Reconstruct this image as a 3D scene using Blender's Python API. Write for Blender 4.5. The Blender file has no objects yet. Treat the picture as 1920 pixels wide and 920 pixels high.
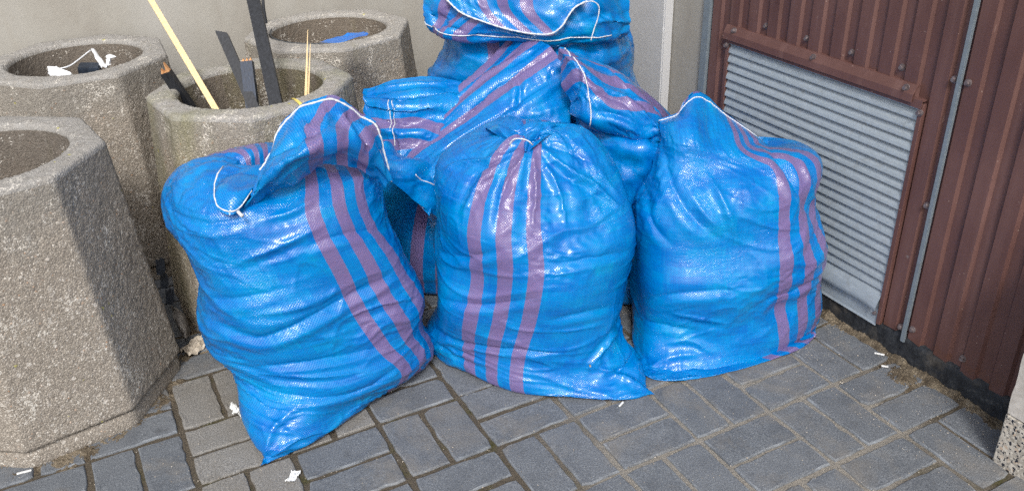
import bpy, bmesh, math, random
import numpy as np
from mathutils import Vector, Matrix

S = bpy.context.scene
COL = S.collection
# ------------------------------------------------------------------ camera
FPX = 1642.854
CAM = np.array([-0.8637, -1.4131, 1.3649])
RC = np.array([[0.885458, -0.463839, -0.028590], [-0.242772, -0.409234, -0.879539], [0.396265, 0.785736, -0.474967]])
cd = bpy.data.cameras.new('camera'); co = bpy.data.objects.new('camera', cd); COL.objects.link(co)
cd.sensor_width = 36.0; cd.lens = FPX / 1920 * 36.0; cd.clip_start = 0.02; cd.clip_end = 500
m = Matrix.Identity(4)
for i in range(3):
    m[i][0] = RC[0, i]; m[i][1] = -RC[1, i]; m[i][2] = -RC[2, i]; m[i][3] = CAM[i]
co.matrix_world = m
S.camera = co
# ------------------------------------------------------------------ sky, sun, exposure
SUN_EL, SUN_AZ = math.radians(45), math.radians(207)      # azimuth clockwise from +Y
W = bpy.data.worlds.new('World'); S.world = W; W.use_nodes = True
wn = W.node_tree.nodes; wl = W.node_tree.links
bg = wn['Background']; sk = wn.new('ShaderNodeTexSky'); sk.sky_type = 'NISHITA'; sk.sun_disc = False
sk.sun_elevation = SUN_EL; sk.sun_rotation = SUN_AZ; sk.air_density = 1.0; sk.dust_density = 4.0; sk.ozone_density = 1.0
hs = wn.new('ShaderNodeHueSaturation'); hs.inputs['Saturation'].default_value = 0.5
wl.new(sk.outputs[0], hs.inputs['Color']); wl.new(hs.outputs[0], bg.inputs['Color']); bg.inputs['Strength'].default_value = 0.15
sd = bpy.data.lights.new('sun', 'SUN'); sd.energy = 1.4; sd.angle = math.radians(10); sd.color = (1.0, 0.985, 0.96)
so = bpy.data.objects.new('sun', sd); COL.objects.link(so)
sdir = Vector((math.sin(SUN_AZ) * math.cos(SUN_EL), math.cos(SUN_AZ) * math.cos(SUN_EL), math.sin(SUN_EL)))
so.rotation_euler = sdir.to_track_quat('Z', 'Y').to_euler()
S.view_settings.view_transform = 'Standard'; S.view_settings.look = 'None'
S.view_settings.exposure = 0.48; S.view_settings.gamma = 1.0; S.view_settings.use_curve_mapping = False
S.cycles.max_bounces = 6; S.cycles.use_denoising = False
try: S.cycles.denoiser = 'OPENIMAGEDENOISE'
except Exception: pass

# ------------------------------------------------------------------ points
FW = np.array([RC[2, 0], RC[2, 1], 0.0]); FW /= np.linalg.norm(FW)
RT = np.array([FW[1], -FW[0], 0.0])
def ray(u, v): return RC.T @ np.array([(u - 960) / FPX, (v - 460) / FPX, 1.0])
def atD(u, v, D): d = ray(u, v); return CAM + d * (D / (d @ FW))       # D metres ahead, level
def atZ(u, v, z=0.0): d = ray(u, v); return CAM + d * ((z - CAM[2]) / d[2])
def atX(u, v, x=0.865): d = ray(u, v); return CAM + d * ((x - CAM[0]) / d[0])

# ------------------------------------------------------------------ object helpers
def obj(name, me, mat=None, parent=None):
    o = bpy.data.objects.new(name, me); COL.objects.link(o)
    if mat is not None and len(me.materials) == 0: me.materials.append(mat)
    if parent is not None: o.parent = parent
    return o
def empty(name, loc=(0, 0, 0)):
    o = bpy.data.objects.new(name, None); COL.objects.link(o); o.location = loc; o.empty_display_size = .05
    return o
def tag(o, label, cat, group=None):
    o['label'] = label; o['category'] = cat
    if group: o['group'] = group
    return o
def put(o, root):           # parent keeping world coordinates when root is only translated
    o.parent = root; o.location = Vector(o.location) - Vector(root.location)
    return o
def mesh_from(name, V, F, smooth=False):
    me = bpy.data.meshes.new(name); me.from_pydata([tuple(map(float, v)) for v in V], [], F); me.update()
    if smooth: me.polygons.foreach_set('use_smooth', [True] * len(me.polygons))
    return me
class MB:
    def __init__(s): s.V = []; s.F = []
    def add(s, V, F):
        b = len(s.V); s.V += [tuple(map(float, v)) for v in V]; s.F += [tuple(i + b for i in f) for f in F]
    def box(s, x0, x1, y0, y1, z0, z1):
        s.add([(x0, y0, z0), (x1, y0, z0), (x1, y1, z0), (x0, y1, z0), (x0, y0, z1), (x1, y0, z1), (x1, y1, z1), (x0, y1, z1)],
              [(0, 3, 2, 1), (4, 5, 6, 7), (0, 1, 5, 4), (1, 2, 6, 5), (2, 3, 7, 6), (3, 0, 4, 7)])
    def tube(s, P, r, n=6):
        P = np.array(P, float); m = len(P); r = np.broadcast_to(r, (m,))
        T = np.gradient(P, axis=0); T /= np.linalg.norm(T, axis=1)[:, None] + 1e-12
        a = np.array([0, 0, 1.0]) if abs(T[0, 2]) < .9 else np.array([1.0, 0, 0])
        V = []
        for k in range(m):
            a = a - T[k] * (a @ T[k]); a /= np.linalg.norm(a); b = np.cross(T[k], a)
            for j in range(n):
                t = 2 * math.pi * j / n; V.append(P[k] + r[k] * (a * math.cos(t) + b * math.sin(t)))
        F = [(k * n + j, k * n + (j + 1) % n, (k + 1) * n + (j + 1) % n, (k + 1) * n + j) for k in range(m - 1) for j in range(n)]
        F += [tuple(range(n))[::-1], tuple((m - 1) * n + j for j in range(n))]
        s.add(V, F)
    def prism(s, prof, axis, a0, a1):     # closed 2-D profile swept along an axis
        n = len(prof); V = []
        for a in (a0, a1):
            for p, q in prof:
                V.append({'y': (p, a, q), 'x': (a, p, q), 'z': (p, q, a)}[axis])
        F = [(i, (i + 1) % n, n + (i + 1) % n, n + i) for i in range(n)] + [tuple(range(n))[::-1], tuple(range(n, 2 * n))]
        s.add(V, F)
    def mesh(s, name, smooth=False): return mesh_from(name, s.V, s.F, smooth)
    def build(s, name, mat, parent=None, smooth=False): return obj(name, s.mesh(name, smooth), mat, parent)
def bevel(me, w, seg=2):
    bm = bmesh.new(); bm.from_mesh(me)
    bmesh.ops.recalc_face_normals(bm, faces=bm.faces)
    bmesh.ops.bevel(bm, geom=list(bm.edges), offset=w, segments=seg, affect='EDGES', clamp_overlap=True)
    bm.to_mesh(me); bm.free(); return me
def fixn(me):
    bm = bmesh.new(); bm.from_mesh(me); bmesh.ops.recalc_face_normals(bm, faces=bm.faces); bm.to_mesh(me); bm.free(); return me

# ------------------------------------------------------------------ materials
def sr(r, g, b): return tuple(((c / 255) / 12.92 if c / 255 <= .04045 else ((c / 255 + .055) / 1.055) ** 2.4) for c in (r, g, b)) + (1.0,)
class NT:
    def __init__(s, name, rough=.8, spec=.3, metal=0.0):
        s.m = bpy.data.materials.new(name); s.m.use_nodes = True; s.t = s.m.node_tree; s.n = s.t.nodes; s.l = s.t.links
        s.b = s.n['Principled BSDF']; s.b.inputs['Roughness'].default_value = rough
        s.b.inputs['Specular IOR Level'].default_value = spec; s.b.inputs['Metallic'].default_value = metal
    def new(s, t, **kw):
        n = s.n.new(t)
        for k, v in kw.items(): setattr(n, k, v)
        return n
    def link(s, a, b): s.l.new(a, b)
    def inp(s, sock, v):
        if hasattr(v, 'is_linked') or isinstance(v, bpy.types.NodeSocket): s.l.new(v, sock)
        else: sock.default_value = v
    def co(s, kind='Object'): return s.new('ShaderNodeTexCoord').outputs[kind]
    def map(s, v, scale=(1, 1, 1), loc=(0, 0, 0), rot=(0, 0, 0)):
        n = s.new('ShaderNodeMapping'); s.l.new(v, n.inputs['Vector']); n.inputs['Scale'].default_value = scale
        n.inputs['Location'].default_value = loc; n.inputs['Rotation'].default_value = rot; return n.outputs[0]
    def noise(s, v, scale, detail=4, rough=.55, dist=0.0, out='Fac'):
        n = s.new('ShaderNodeTexNoise'); s.l.new(v, n.inputs['Vector']); n.inputs['Scale'].default_value = scale
        n.inputs['Detail'].default_value = detail; n.inputs['Roughness'].default_value = rough; n.inputs['Distortion'].default_value = dist
        return n.outputs[out]
    def vor(s, v, scale, feature='F1', out='Distance', rnd=1.0):
        n = s.new('ShaderNodeTexVoronoi', feature=feature); s.l.new(v, n.inputs['Vector']); n.inputs['Scale'].default_value = scale
        n.inputs['Randomness'].default_value = rnd; return n.outputs[out]
    def math(s, op, a, b=0.0, c=0.0, clamp=False):
        n = s.new('ShaderNodeMath', operation=op, use_clamp=clamp); s.inp(n.inputs[0], a); s.inp(n.inputs[1], b)
        if op in ('MULTIPLY_ADD', 'SMOOTH_MIN', 'COMPARE'): s.inp(n.inputs[2], c)
        return n.outputs[0]
    def ramp(s, f, stops):
        n = s.new('ShaderNodeValToRGB'); s.l.new(f, n.inputs[0]); e = n.color_ramp.elements
        while len(e) < len(stops): e.new(.5)
        for k, (p, c) in enumerate(stops):
            e[k].position = p; e[k].color = c if not isinstance(c, (int, float)) else (c, c, c, 1)
        return n.outputs[0]
    def mix(s, f, a, b, mode='MIX'):
        n = s.new('ShaderNodeMix', data_type='RGBA', blend_type=mode); s.inp(n.inputs[0], f); s.inp(n.inputs[6], a); s.inp(n.inputs[7], b); return n.outputs[2]
    def rand(s): return s.new('ShaderNodeObjectInfo').outputs['Random']
    def attr(s, name): n = s.new('ShaderNodeAttribute'); n.attribute_type = 'OBJECT'; n.attribute_name = name; return n
    def hsv(s, col, h=.5, sat=1.0, v=1.0):
        n = s.new('ShaderNodeHueSaturation'); s.inp(n.inputs['Hue'], h); s.inp(n.inputs['Saturation'], sat); s.inp(n.inputs['Value'], v); s.inp(n.inputs['Color'], col); return n.outputs[0]
    def bump(s, h, strength=.5, dist=.002, prev=None):
        n = s.new('ShaderNodeBump'); s.inp(n.inputs['Height'], h); n.inputs['Strength'].default_value = strength; n.inputs['Distance'].default_value = dist
        if prev is not None: s.l.new(prev, n.inputs['Normal'])
        return n.outputs[0]
    def done(s, col=None, rough=None, normal=None):
        if col is not None: s.inp(s.b.inputs['Base Color'], col)
        if rough is not None: s.inp(s.b.inputs['Roughness'], rough)
        if normal is not None: s.l.new(normal, s.b.inputs['Normal'])
        return s.m

def mat_sack(name):
    t = NT(name, .3, .08)
    uv = t.new('ShaderNodeUVMap'); uv.uv_map = 'UVMap'
    sp = t.new('ShaderNodeSeparateXYZ'); t.link(uv.outputs[0], sp.inputs[0]); x, y = sp.outputs[0], sp.outputs[1]
    # three mauve stripes, 62 mm apart, repeated on the other side of the sack
    fx = t.math('PINGPONG', t.math('ADD', x, 12.4), .31)
    d = t.math('MINIMUM', fx, t.math('ABSOLUTE', t.math('SUBTRACT', fx, .062)))
    jit = t.math('MULTIPLY', t.math('SUBTRACT', t.noise(uv.outputs[0], 400, 2), .5), .004)
    mask = t.math('LESS_THAN', t.math('ADD', d, jit), t.attr('stripe').outputs['Fac'])
    oc = t.co('Object')
    # blocky lighter and darker patches of the woven tapes and of what presses from inside
    br = t.new('ShaderNodeTexBrick'); t.link(t.map(uv.outputs[0], (1, 1, 1)), br.inputs['Vector'])
    br.inputs['Scale'].default_value = 11; br.inputs['Mortar Size'].default_value = 0; br.inputs['Color1'].default_value = (0, 0, 0, 1); br.inputs['Color2'].default_value = (1, 1, 1, 1)
    br.offset = .37; br.inputs['Bias'].default_value = 0.0
    n1 = t.noise(uv.outputs[0], 7, 5, .6)
    tape = t.noise(t.map(uv.outputs[0], (330, 6, 1)), 1, 2)
    tape2 = t.noise(t.map(uv.outputs[0], (6, 330, 1)), 1, 2)
    f = t.math('ADD', t.math('MULTIPLY', br.outputs['Color'], .10), t.math('MULTIPLY_ADD', n1, .55, .2))
    f = t.math('ADD', f, t.math('MULTIPLY', t.math('ADD', tape, tape2), .18))
    blue = t.ramp(f, [(.35, sr(0, 80, 164)), (.6, sr(0, 106, 190)), (.76, sr(0, 132, 204)), (.95, sr(0, 162, 208))])
    mv = t.ramp(t.noise(uv.outputs[0], 500, 2, .7), [(.3, sr(88, 92, 150)), (.5, sr(126, 102, 144)), (.7, sr(156, 112, 138))])
    col = t.mix(t.math('MULTIPLY', mask, t.math('MULTIPLY_ADD', n1, .3, .72)), blue, mv)
    # pale rubbing dust
    dust = t.math('MULTIPLY', t.ramp(t.noise(oc, 30, 6, .7), [(.58, 0.0), (.75, 1.0)]), .12)
    col = t.mix(dust, col, sr(90, 160, 215))
    # weave
    wv = t.math('MULTIPLY', t.math('SINE', t.math('MULTIPLY', x, 2 * math.pi / .0056)), t.math('SINE', t.math('MULTIPLY', y, 2 * math.pi / .0056)))
    nz = t.noise(uv.outputs[0], 420, 2, .6)
    h = t.math('ADD', t.math('MULTIPLY', wv, .5), t.math('MULTIPLY', nz, .45))
    nb = t.bump(h, .5, .00017)
    cr = t.noise(t.map(uv.outputs[0], (24, 60, 1)), 1, 6, .65, 1.2)
    rg = t.math('SUBTRACT', 1.0, t.math('ABSOLUTE', t.math('MULTIPLY_ADD', cr, 2.0, -1.0)))
    fl = t.noise(uv.outputs[0], 90, 2, .5)
    cb = t.bump(t.math('ADD', t.math('MULTIPLY', wv, .5), t.math('ADD', t.math('MULTIPLY', nz, .35), t.math('MULTIPLY', fl, 1.2))), .5, .00026)
    crk = t.ramp(t.noise(uv.outputs[0], 5.5, 4, .6), [(.45, .06), (.66, 1.0)])
    cb = t.bump(t.math('MULTIPLY', t.math('POWER', rg, 5.0), crk), .6, .0015, cb)
    t.link(t.math('MULTIPLY_ADD', wv, 1.5, .72, True), t.b.inputs['Coat Weight'])
    col = t.mix(t.math('MULTIPLY_ADD', wv, -.17, .16, True), col, (0, .01, .06, 1))
    nb = t.bump(t.math('POWER', rg, 4.0), .5, .0008, nb)
    t.b.inputs['Coat Roughness'].default_value = .13; t.b.inputs['Coat IOR'].default_value = 1.62
    t.link(cb, t.b.inputs['Coat Normal'])
    ro = t.math('MULTIPLY_ADD', t.noise(uv.outputs[0], 60, 3), .2, .16)
    return t.done(col, ro, nb)

def mat_concrete(moss=0.0):
    t = NT('pebble_concrete', .9, .25); oc = t.co('Object')
    wob = t.new('ShaderNodeVectorMath', operation='ADD')
    t.link(oc, wob.inputs[0]); sc = t.new('ShaderNodeVectorMath', operation='SCALE'); sc.inputs['Scale'].default_value = .004
    t.link(t.noise(oc, 90, 2, out='Color'), sc.inputs[0]); t.link(sc.outputs[0], wob.inputs[1]); p = wob.outputs[0]
    cell = t.vor(p, 250, 'F1', 'Color'); dist = t.vor(p, 250, 'F1', 'Distance'); edge = t.vor(p, 250, 'DISTANCE_TO_EDGE', 'Distance')
    sx = t.new('ShaderNodeSeparateColor'); t.link(cell, sx.inputs[0])
    peb = t.ramp(sx.outputs[0], [(0, sr(136, 128, 117)), (.3, sr(154, 145, 133)), (.6, sr(164, 155, 142)), (.88, sr(176, 167, 154)), (.985, sr(200, 193, 182)), (1.0, sr(176, 134, 96))])
    mort = sr(112, 104, 94)
    col = t.mix(t.ramp(edge, [(.0, 1.0), (.16, 0.0)]), peb, mort)
    big = t.vor(p, 92, 'F1', 'Color'); bd_ = t.vor(p, 92, 'F1', 'Distance'); bs = t.new('ShaderNodeSeparateColor'); t.link(big, bs.inputs[0])
    stone = t.math('MULTIPLY', t.math('GREATER_THAN', bs.outputs[0], .86), t.math('LESS_THAN', bd_, .42))
    col = t.mix(t.math('MULTIPLY', stone, .7), col, t.mix(bs.outputs[1], sr(116, 108, 100), sr(202, 196, 186)))
    # weathered grey bloom from the top of the rim, shaped stains and algae
    sp = t.new('ShaderNodeSeparateXYZ'); t.link(oc, sp.inputs[0])
    st = t.noise(t.map(oc, (1, 1, .55)), 6, 5, .6)
    dirt = t.ramp(t.math('MULTIPLY_ADD', t.math('SUBTRACT', sp.outputs[2], .45), 1.5, st), [(.5, 0.0), (.72, 1.0)])
    col = t.mix(t.math('MULTIPLY', dirt, .55), col, t.mix(t.noise(oc, 150, 2), sr(86, 84, 79), sr(150, 148, 142)))
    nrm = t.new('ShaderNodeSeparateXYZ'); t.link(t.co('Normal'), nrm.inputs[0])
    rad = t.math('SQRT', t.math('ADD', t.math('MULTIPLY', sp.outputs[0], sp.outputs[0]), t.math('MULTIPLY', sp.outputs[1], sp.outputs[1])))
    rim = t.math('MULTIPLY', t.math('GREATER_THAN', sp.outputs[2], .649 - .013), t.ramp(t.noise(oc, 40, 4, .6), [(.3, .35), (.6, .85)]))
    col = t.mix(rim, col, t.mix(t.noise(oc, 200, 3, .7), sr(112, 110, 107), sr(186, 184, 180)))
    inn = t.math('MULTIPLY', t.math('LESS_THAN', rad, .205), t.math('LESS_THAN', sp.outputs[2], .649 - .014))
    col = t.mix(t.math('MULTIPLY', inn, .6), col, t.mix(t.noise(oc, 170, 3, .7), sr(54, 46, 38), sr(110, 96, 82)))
    lime = t.ramp(t.math('MULTIPLY', t.noise(oc, 16, 4), t.noise(oc, 190, 2)), [(.335, 0.0), (.37, 1.0)])
    col = t.mix(t.math('MULTIPLY', lime, .75), col, sr(205, 200, 190))
    rnd = t.rand()
    green = t.ramp(t.math('MULTIPLY_ADD', t.noise(t.map(oc, (9, 9, 2.2)), 1, 5, .65), 1.0, t.math('MULTIPLY', t.attr('moss').outputs['Fac'], .5)), [(.7, 0.0), (1.05, 1.0)])
    col = t.mix(t.math('MULTIPLY', green, .5), col, t.mix(t.noise(oc, 60, 3), sr(84, 88, 56), sr(128, 126, 66)))
    ly = t.ramp(t.noise(oc, 48, 2, .4), [(.745, 0.0), (.775, 1.0)])
    col = t.mix(t.math('MULTIPLY', ly, .7), col, sr(176, 170, 50))
    col = t.hsv(col, .5, t.math('MULTIPLY_ADD', rnd, .3, .82), t.math('MULTIPLY_ADD', rnd, .18, .9))
    nb = t.bump(t.ramp(dist, [(0, 1.0), (.75, 0.0)]), .6, .0024)
    nb = t.bump(t.noise(oc, 420, 3), .35, .001, nb)
    return t.done(col, .92, nb)

def mat_paver():
    t = NT('paver_concrete', .85, .3); oc = t.co('Object')
    geo = t.new('ShaderNodeNewGeometry').outputs['Position']; rnd = t.rand()
    base = t.ramp(rnd, [(0, sr(90, 94, 99)), (.5, sr(103, 107, 111)), (.85, sr(112, 115, 119)), (1, sr(84, 88, 94))])
    sp = t.math('ADD', t.math('MULTIPLY', t.noise(geo, 900, 2, .8), .45), t.math('MULTIPLY', t.noise(geo, 330, 3, .75), .55))
    fine = t.ramp(sp, [(.36, sr(42, 47, 54)), (.47, sr(94, 98, 103)), (.55, sr(114, 118, 122)), (.66, sr(166, 172, 178))])
    col = t.mix(.72, base, fine)
    big = t.noise(geo, 14, 5, .6)
    col = t.mix(t.math('MULTIPLY', t.ramp(big, [(.45, 0.0), (.75, 1.0)]), .45), col, sr(66, 70, 76))
    blot = t.ramp(t.noise(geo, 31, 5, .7, .5), [(.6, 0.0), (.7, 1.0)])
    col = t.mix(t.math('MULTIPLY', blot, .4), col, sr(62, 62, 62))
    dust = t.ramp(t.noise(geo, 5.5, 6, .65, .6), [(.52, 0.0), (.72, 1.0)])
    col = t.mix(t.math('MULTIPLY', dust, .4), col, sr(140, 130, 114))
    scr = t.ramp(t.noise(t.map(geo, (30, 160, 30), rot=(0, 0, .5)), 1, 3, .6), [(.68, 0.0), (.78, 1.0)])
    col = t.mix(t.math('MULTIPLY', scr, .3), col, sr(186, 190, 194))
    # worn pale arrises
    pt = t.new('ShaderNodeUVMap'); pt.uv_map = 'UVMap'
    su = t.new('ShaderNodeSeparateXYZ'); t.link(pt.outputs[0], su.inputs[0])
    rim = t.ramp(t.math('ADD', su.outputs[0], t.math('MULTIPLY', t.noise(geo, 120, 3), .4)), [(.75, 0.0), (1.15, 1.0)])
    col = t.mix(t.math('MULTIPLY', rim, t.ramp(t.noise(geo, 16, 4), [(.45, 0.0), (.7, .55)])), col, sr(150, 156, 162))
    nb = t.bump(sp, .6, .0014); nb = t.bump(t.noise(geo, 160, 4), .4, .003, nb)
    return t.done(col, .82, nb)
def mat_paver_pale():
    t = NT('pale_paver_concrete', .9, .25)
    geo = t.new('ShaderNodeNewGeometry').outputs['Position']
    sp = t.math('ADD', t.math('MULTIPLY', t.noise(geo, 900, 2, .8), .4), t.math('MULTIPLY', t.noise(geo, 300, 3, .75), .6))
    col = t.ramp(sp, [(.36, sr(76, 75, 72)), (.46, sr(115, 113, 109)), (.55, sr(134, 132, 128)), (.66, sr(176, 175, 172))])
    col = t.mix(t.math('MULTIPLY', t.ramp(t.noise(geo, 9, 5), [(.45, 0.0), (.7, 1.0)]), .45), col, sr(110, 104, 94))
    nb = t.bump(sp, .8, .0014)
    return t.done(col, .92, nb)
def mat_sand():
    t = NT('joint_sand', .95, .15); geo = t.new('ShaderNodeNewGeometry').outputs['Position']
    g = t.noise(geo, 700, 3, .8)
    dk = t.ramp(g, [(.3, sr(60, 55, 48)), (.55, sr(100, 92, 80)), (.75, sr(148, 138, 122))])
    lt = t.ramp(g, [(.3, sr(112, 106, 97)), (.55, sr(150, 145, 136)), (.75, sr(184, 180, 172))])
    sp = t.new('ShaderNodeSeparateXYZ'); t.link(geo, sp.inputs[0])
    # paler washed-in sand in the middle of the paving
    dx = t.math('SUBTRACT', sp.outputs[0], .33); dy = t.math('SUBTRACT', sp.outputs[1], -.22)
    d = t.math('SQRT', t.math('ADD', t.math('MULTIPLY', dx, dx), t.math('MULTIPLY', dy, dy)))
    f = t.ramp(t.math('MULTIPLY_ADD', t.noise(geo, 7, 4), .35, d), [(.5, 1.0), (.68, 0.0)])
    col = t.mix(f, dk, lt)
    ms = t.ramp(t.noise(geo, 11, 5, .65), [(.54, 0.0), (.68, 1.0)])
    col = t.mix(t.math('MULTIPLY', ms, t.math('SUBTRACT', .75, f)), col, t.mix(g, sr(38, 40, 18), sr(92, 92, 40)))
    nb = t.bump(g, .9, .003); nb = t.bump(t.noise(geo, 130, 3), .6, .006, nb)
    return t.done(col, .97, nb)
def mat_dirt():
    t = NT('swept_dirt', .97, .12); geo = t.new('ShaderNodeNewGeometry').outputs['Position']
    g = t.noise(geo, 420, 4, .8); big = t.noise(geo, 16, 5, .65)
    a = t.ramp(g, [(.32, sr(46, 40, 33)), (.5, sr(82, 73, 61)), (.68, sr(128, 116, 98))])
    b = t.ramp(g, [(.32, sr(92, 82, 68)), (.5, sr(128, 117, 100)), (.68, sr(170, 158, 138))])
    col = t.mix(t.ramp(big, [(.42, 0.0), (.62, 1.0)]), a, b)
    return t.done(col, .97, t.bump(g, .9, .003))
def mat_plaster(name='cream_plaster', k=1.0):
    t = NT(name, .85, .25); geo = t.new('ShaderNodeNewGeometry').outputs['Position']
    n = t.noise(t.map(geo, (1, 1, .45)), 3.2, 6, .6)
    col = t.ramp(n, [(.3, sr(152, 147, 138)), (.5, sr(165, 162, 154)), (.72, sr(174, 172, 166))])
    sp = t.ramp(t.noise(geo, 260, 3, .7), [(.3, .82), (.6, 1.0)])
    col = t.mix(1.0, col, sp, 'MULTIPLY')
    run = t.ramp(t.noise(t.map(geo, (16, 16, .9)), 1, 4, .6), [(.62, 0.0), (.8, 1.0)])
    col = t.mix(t.math('MULTIPLY', run, .25), col, sr(150, 140, 124))
    chip = t.ramp(t.noise(geo, 55, 2, .4), [(.77, 0.0), (.79, 1.0)])
    col = t.mix(t.math('MULTIPLY', chip, .7), col, sr(218, 216, 210))
    hair = t.ramp(t.math('ABSOLUTE', t.math('SUBTRACT', t.noise(geo, 3.0, 8, .62, .4), .5)), [(.0, 1.0), (.004, 0.0)])
    col = t.mix(t.math('MULTIPLY', hair, .2), col, sr(120, 112, 100))
    nb = t.bump(t.noise(geo, 220, 4), .22, .002); nb = t.bump(t.noise(geo, 18, 3), .25, .006, nb)
    if k != 1.0: col = t.mix(.55, col, sr(206, 208, 212))  # pilaster version: the cream plaster mixed towards a pale cool grey
    return t.done(col, .85, nb)
def mat_brown(name='brown_painted_metal'):
    t = NT(name, .5, .45); geo = t.new('ShaderNodeNewGeometry').outputs['Position']
    n = t.noise(t.map(geo, (2, 2, .8)), 4, 5, .6)
    col = t.ramp(n, [(.3, sr(84, 57, 53)), (.5, sr(95, 66, 61)), (.75, sr(108, 78, 73))])
    grain = t.ramp(t.noise(geo, 520, 2, .7), [(.3, .78), (.65, 1.08)])
    col = t.mix(1.0, col, grain, 'MULTIPLY')
    fade = t.ramp(t.noise(t.map(geo, (20, 20, .7)), 1, 4, .55), [(.55, 0.0), (.8, 1.0)])
    col = t.mix(t.math('MULTIPLY', fade, .35), col, sr(138, 108, 102))
    dot = t.ramp(t.vor(geo, 46, 'F1', 'Distance'), [(.05, 1.0), (.075, 0.0)])
    dm = t.math('MULTIPLY', dot, t.math('GREATER_THAN', t.noise(geo, 23, 1), .5))
    col = t.mix(t.math('MULTIPLY', dm, .45), col, sr(180, 162, 154))
    chip = t.ramp(t.noise(t.map(geo, (14, 14, 9)), 1, 3, .5), [(.735, 0.0), (.75, 1.0)])
    col = t.mix(t.math('MULTIPLY', chip, .7), col, sr(126, 120, 116))
    sx = t.new('ShaderNodeSeparateXYZ'); t.link(geo, sx.inputs[0])
    # rust at the cut lower edges
    ru = t.math('MULTIPLY', t.ramp(sx.outputs[2], [(.05, 1.0), (.12, 0.0)]), t.ramp(t.noise(geo, 30, 4), [(.5, 0.0), (.65, 1.0)]))
    col = t.mix(t.math('MULTIPLY', ru, .6), col, sr(92, 58, 36))
    scr = t.ramp(t.noise(t.map(geo, (60, 60, 9), rot=(.5, 0, 0)), 1, 2, .5), [(.76, 0.0), (.79, 1.0)])
    col = t.mix(t.math('MULTIPLY', scr, .4), col, sr(160, 136, 128))
    nb = t.bump(t.noise(geo, 420, 2), .15, .001); nb = t.bump(t.noise(geo, 9, 3), .2, .006, nb)
    return t.done(col, t.math('MULTIPLY_ADD', n, .3, .36), nb)
def mat_galv(name='galvanised_metal', k=1.0):
    t = NT(name, .5, .5, .2); geo = t.new('ShaderNodeNewGeometry').outputs['Position']
    sxv = t.vor(geo, 120, 'F1', 'Color'); sx = t.new('ShaderNodeSeparateColor'); t.link(sxv, sx.inputs[0])
    col = t.mix(t.math('MULTIPLY', sx.outputs[0], .3), sr(158, 168, 175), sr(132, 142, 149))
    wh = t.ramp(t.noise(t.map(geo, (5, 5, 40)), 4, 6, .7), [(.5, 0.0), (.72, 1.0)])
    col = t.mix(t.math('MULTIPLY', wh, .4), col, sr(192, 199, 203))
    dt = t.ramp(t.noise(geo, 26, 5, .7), [(.55, 0.0), (.75, 1.0)])
    col = t.mix(t.math('MULTIPLY', dt, .4), col, sr(120, 116, 108))
    ro = t.math('MULTIPLY_ADD', t.noise(geo, 40, 4), .3, .36)
    if k != 1.0: col = t.hsv(col, .5, 1.2, k)
    return t.done(col, ro, t.bump(t.noise(geo, 60, 3), .12, .002))
def mat_simple(name, c1, c2, scale=60, rough=.7, spec=.3, metal=0.0, bump=.2, stretch=(1, 1, 1), bd=.002):
    t = NT(name, rough, spec, metal); oc = t.co('Object'); v = t.map(oc, stretch)
    n = t.noise(v, scale, 5, .6)
    return t.done(t.ramp(n, [(.3, c1), (.7, c2)]), rough, t.bump(n, bump, bd))
def mat_granite():
    t = NT('speckled_granite', .35, .5); oc = t.co('Object')
    a = t.vor(oc, 170, 'F1', 'Color'); s1 = t.new('ShaderNodeSeparateColor'); t.link(a, s1.inputs[0])
    col = t.ramp(s1.outputs[0], [(0, sr(150, 144, 134)), (.5, sr(186, 180, 170)), (.9, sr(206, 200, 188)), (1, sr(180, 160, 140))])
    blk = t.ramp(t.noise(oc, 130, 2, .5), [(.56, 0.0), (.6, 1.0)])
    col = t.mix(blk, col, sr(38, 42, 52))
    return t.done(col, .4, t.bump(t.noise(oc, 300, 2), .1, .001))
def mat_bitumen():
    t = NT('black_bitumen', .7, .4); geo = t.new('ShaderNodeNewGeometry').outputs['Position']
    n = t.noise(geo, 45, 6, .65)
    col = t.ramp(n, [(.35, sr(24, 26, 30)), (.6, sr(46, 49, 53)), (.8, sr(96, 95, 92))])
    d = t.ramp(t.noise(geo, 14, 5, .7), [(.52, 0.0), (.72, 1.0)])
    col = t.mix(t.math('MULTIPLY', d, .45), col, sr(104, 96, 84))
    return t.done(col, .7, t.bump(n, .7, .006))

SACK = mat_sack('woven_blue_polypropylene')
CONC = mat_concrete(); PAVE = mat_paver(); PALE = mat_paver_pale(); SAND = mat_sand(); PLAST = mat_plaster(); PLASTW = mat_plaster('pale_plaster', 1.2); DIRT = mat_dirt()
BROWN = mat_brown(); GALV = mat_galv(); GALVD = mat_galv('dull_galvanised_metal', .62); GRAN = mat_granite(); BITU = mat_bitumen()
STITCH = mat_simple('white_stitch_cord', sr(176, 182, 190), sr(226, 229, 232), 300, .7, .2)
STEEL = mat_simple('weathered_bolt_steel', sr(86, 74, 76), sr(134, 124, 124), 120, .5, .5, .3, .3)
BLACKW = mat_simple('black_painted_wood', sr(20, 22, 26), sr(44, 47, 53), 8, .5, .4, 0, .25, (20, 20, 2))
DARKB = mat_simple('dark_blue_painted_wood', sr(10, 22, 40), sr(26, 46, 70), 12, .45, .4, 0, .2, (20, 20, 2))
RAWW = mat_simple('raw_broken_wood', sr(176, 124, 82), sr(214, 168, 120), 30, .8, .2, 0, .5)
PINE = mat_simple('pale_pine', sr(214, 184, 134), sr(236, 214, 170), 6, .7, .25, 0, .2, (40, 40, 2))
PAPER = mat_simple('white_tissue', sr(208, 208, 204), sr(240, 241, 240), 40, .9, .1, 0, .3)
FILM = mat_simple('white_plastic_film', sr(222, 226, 230), sr(248, 250, 252), 30, .35, .5, 0, .2)
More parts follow.
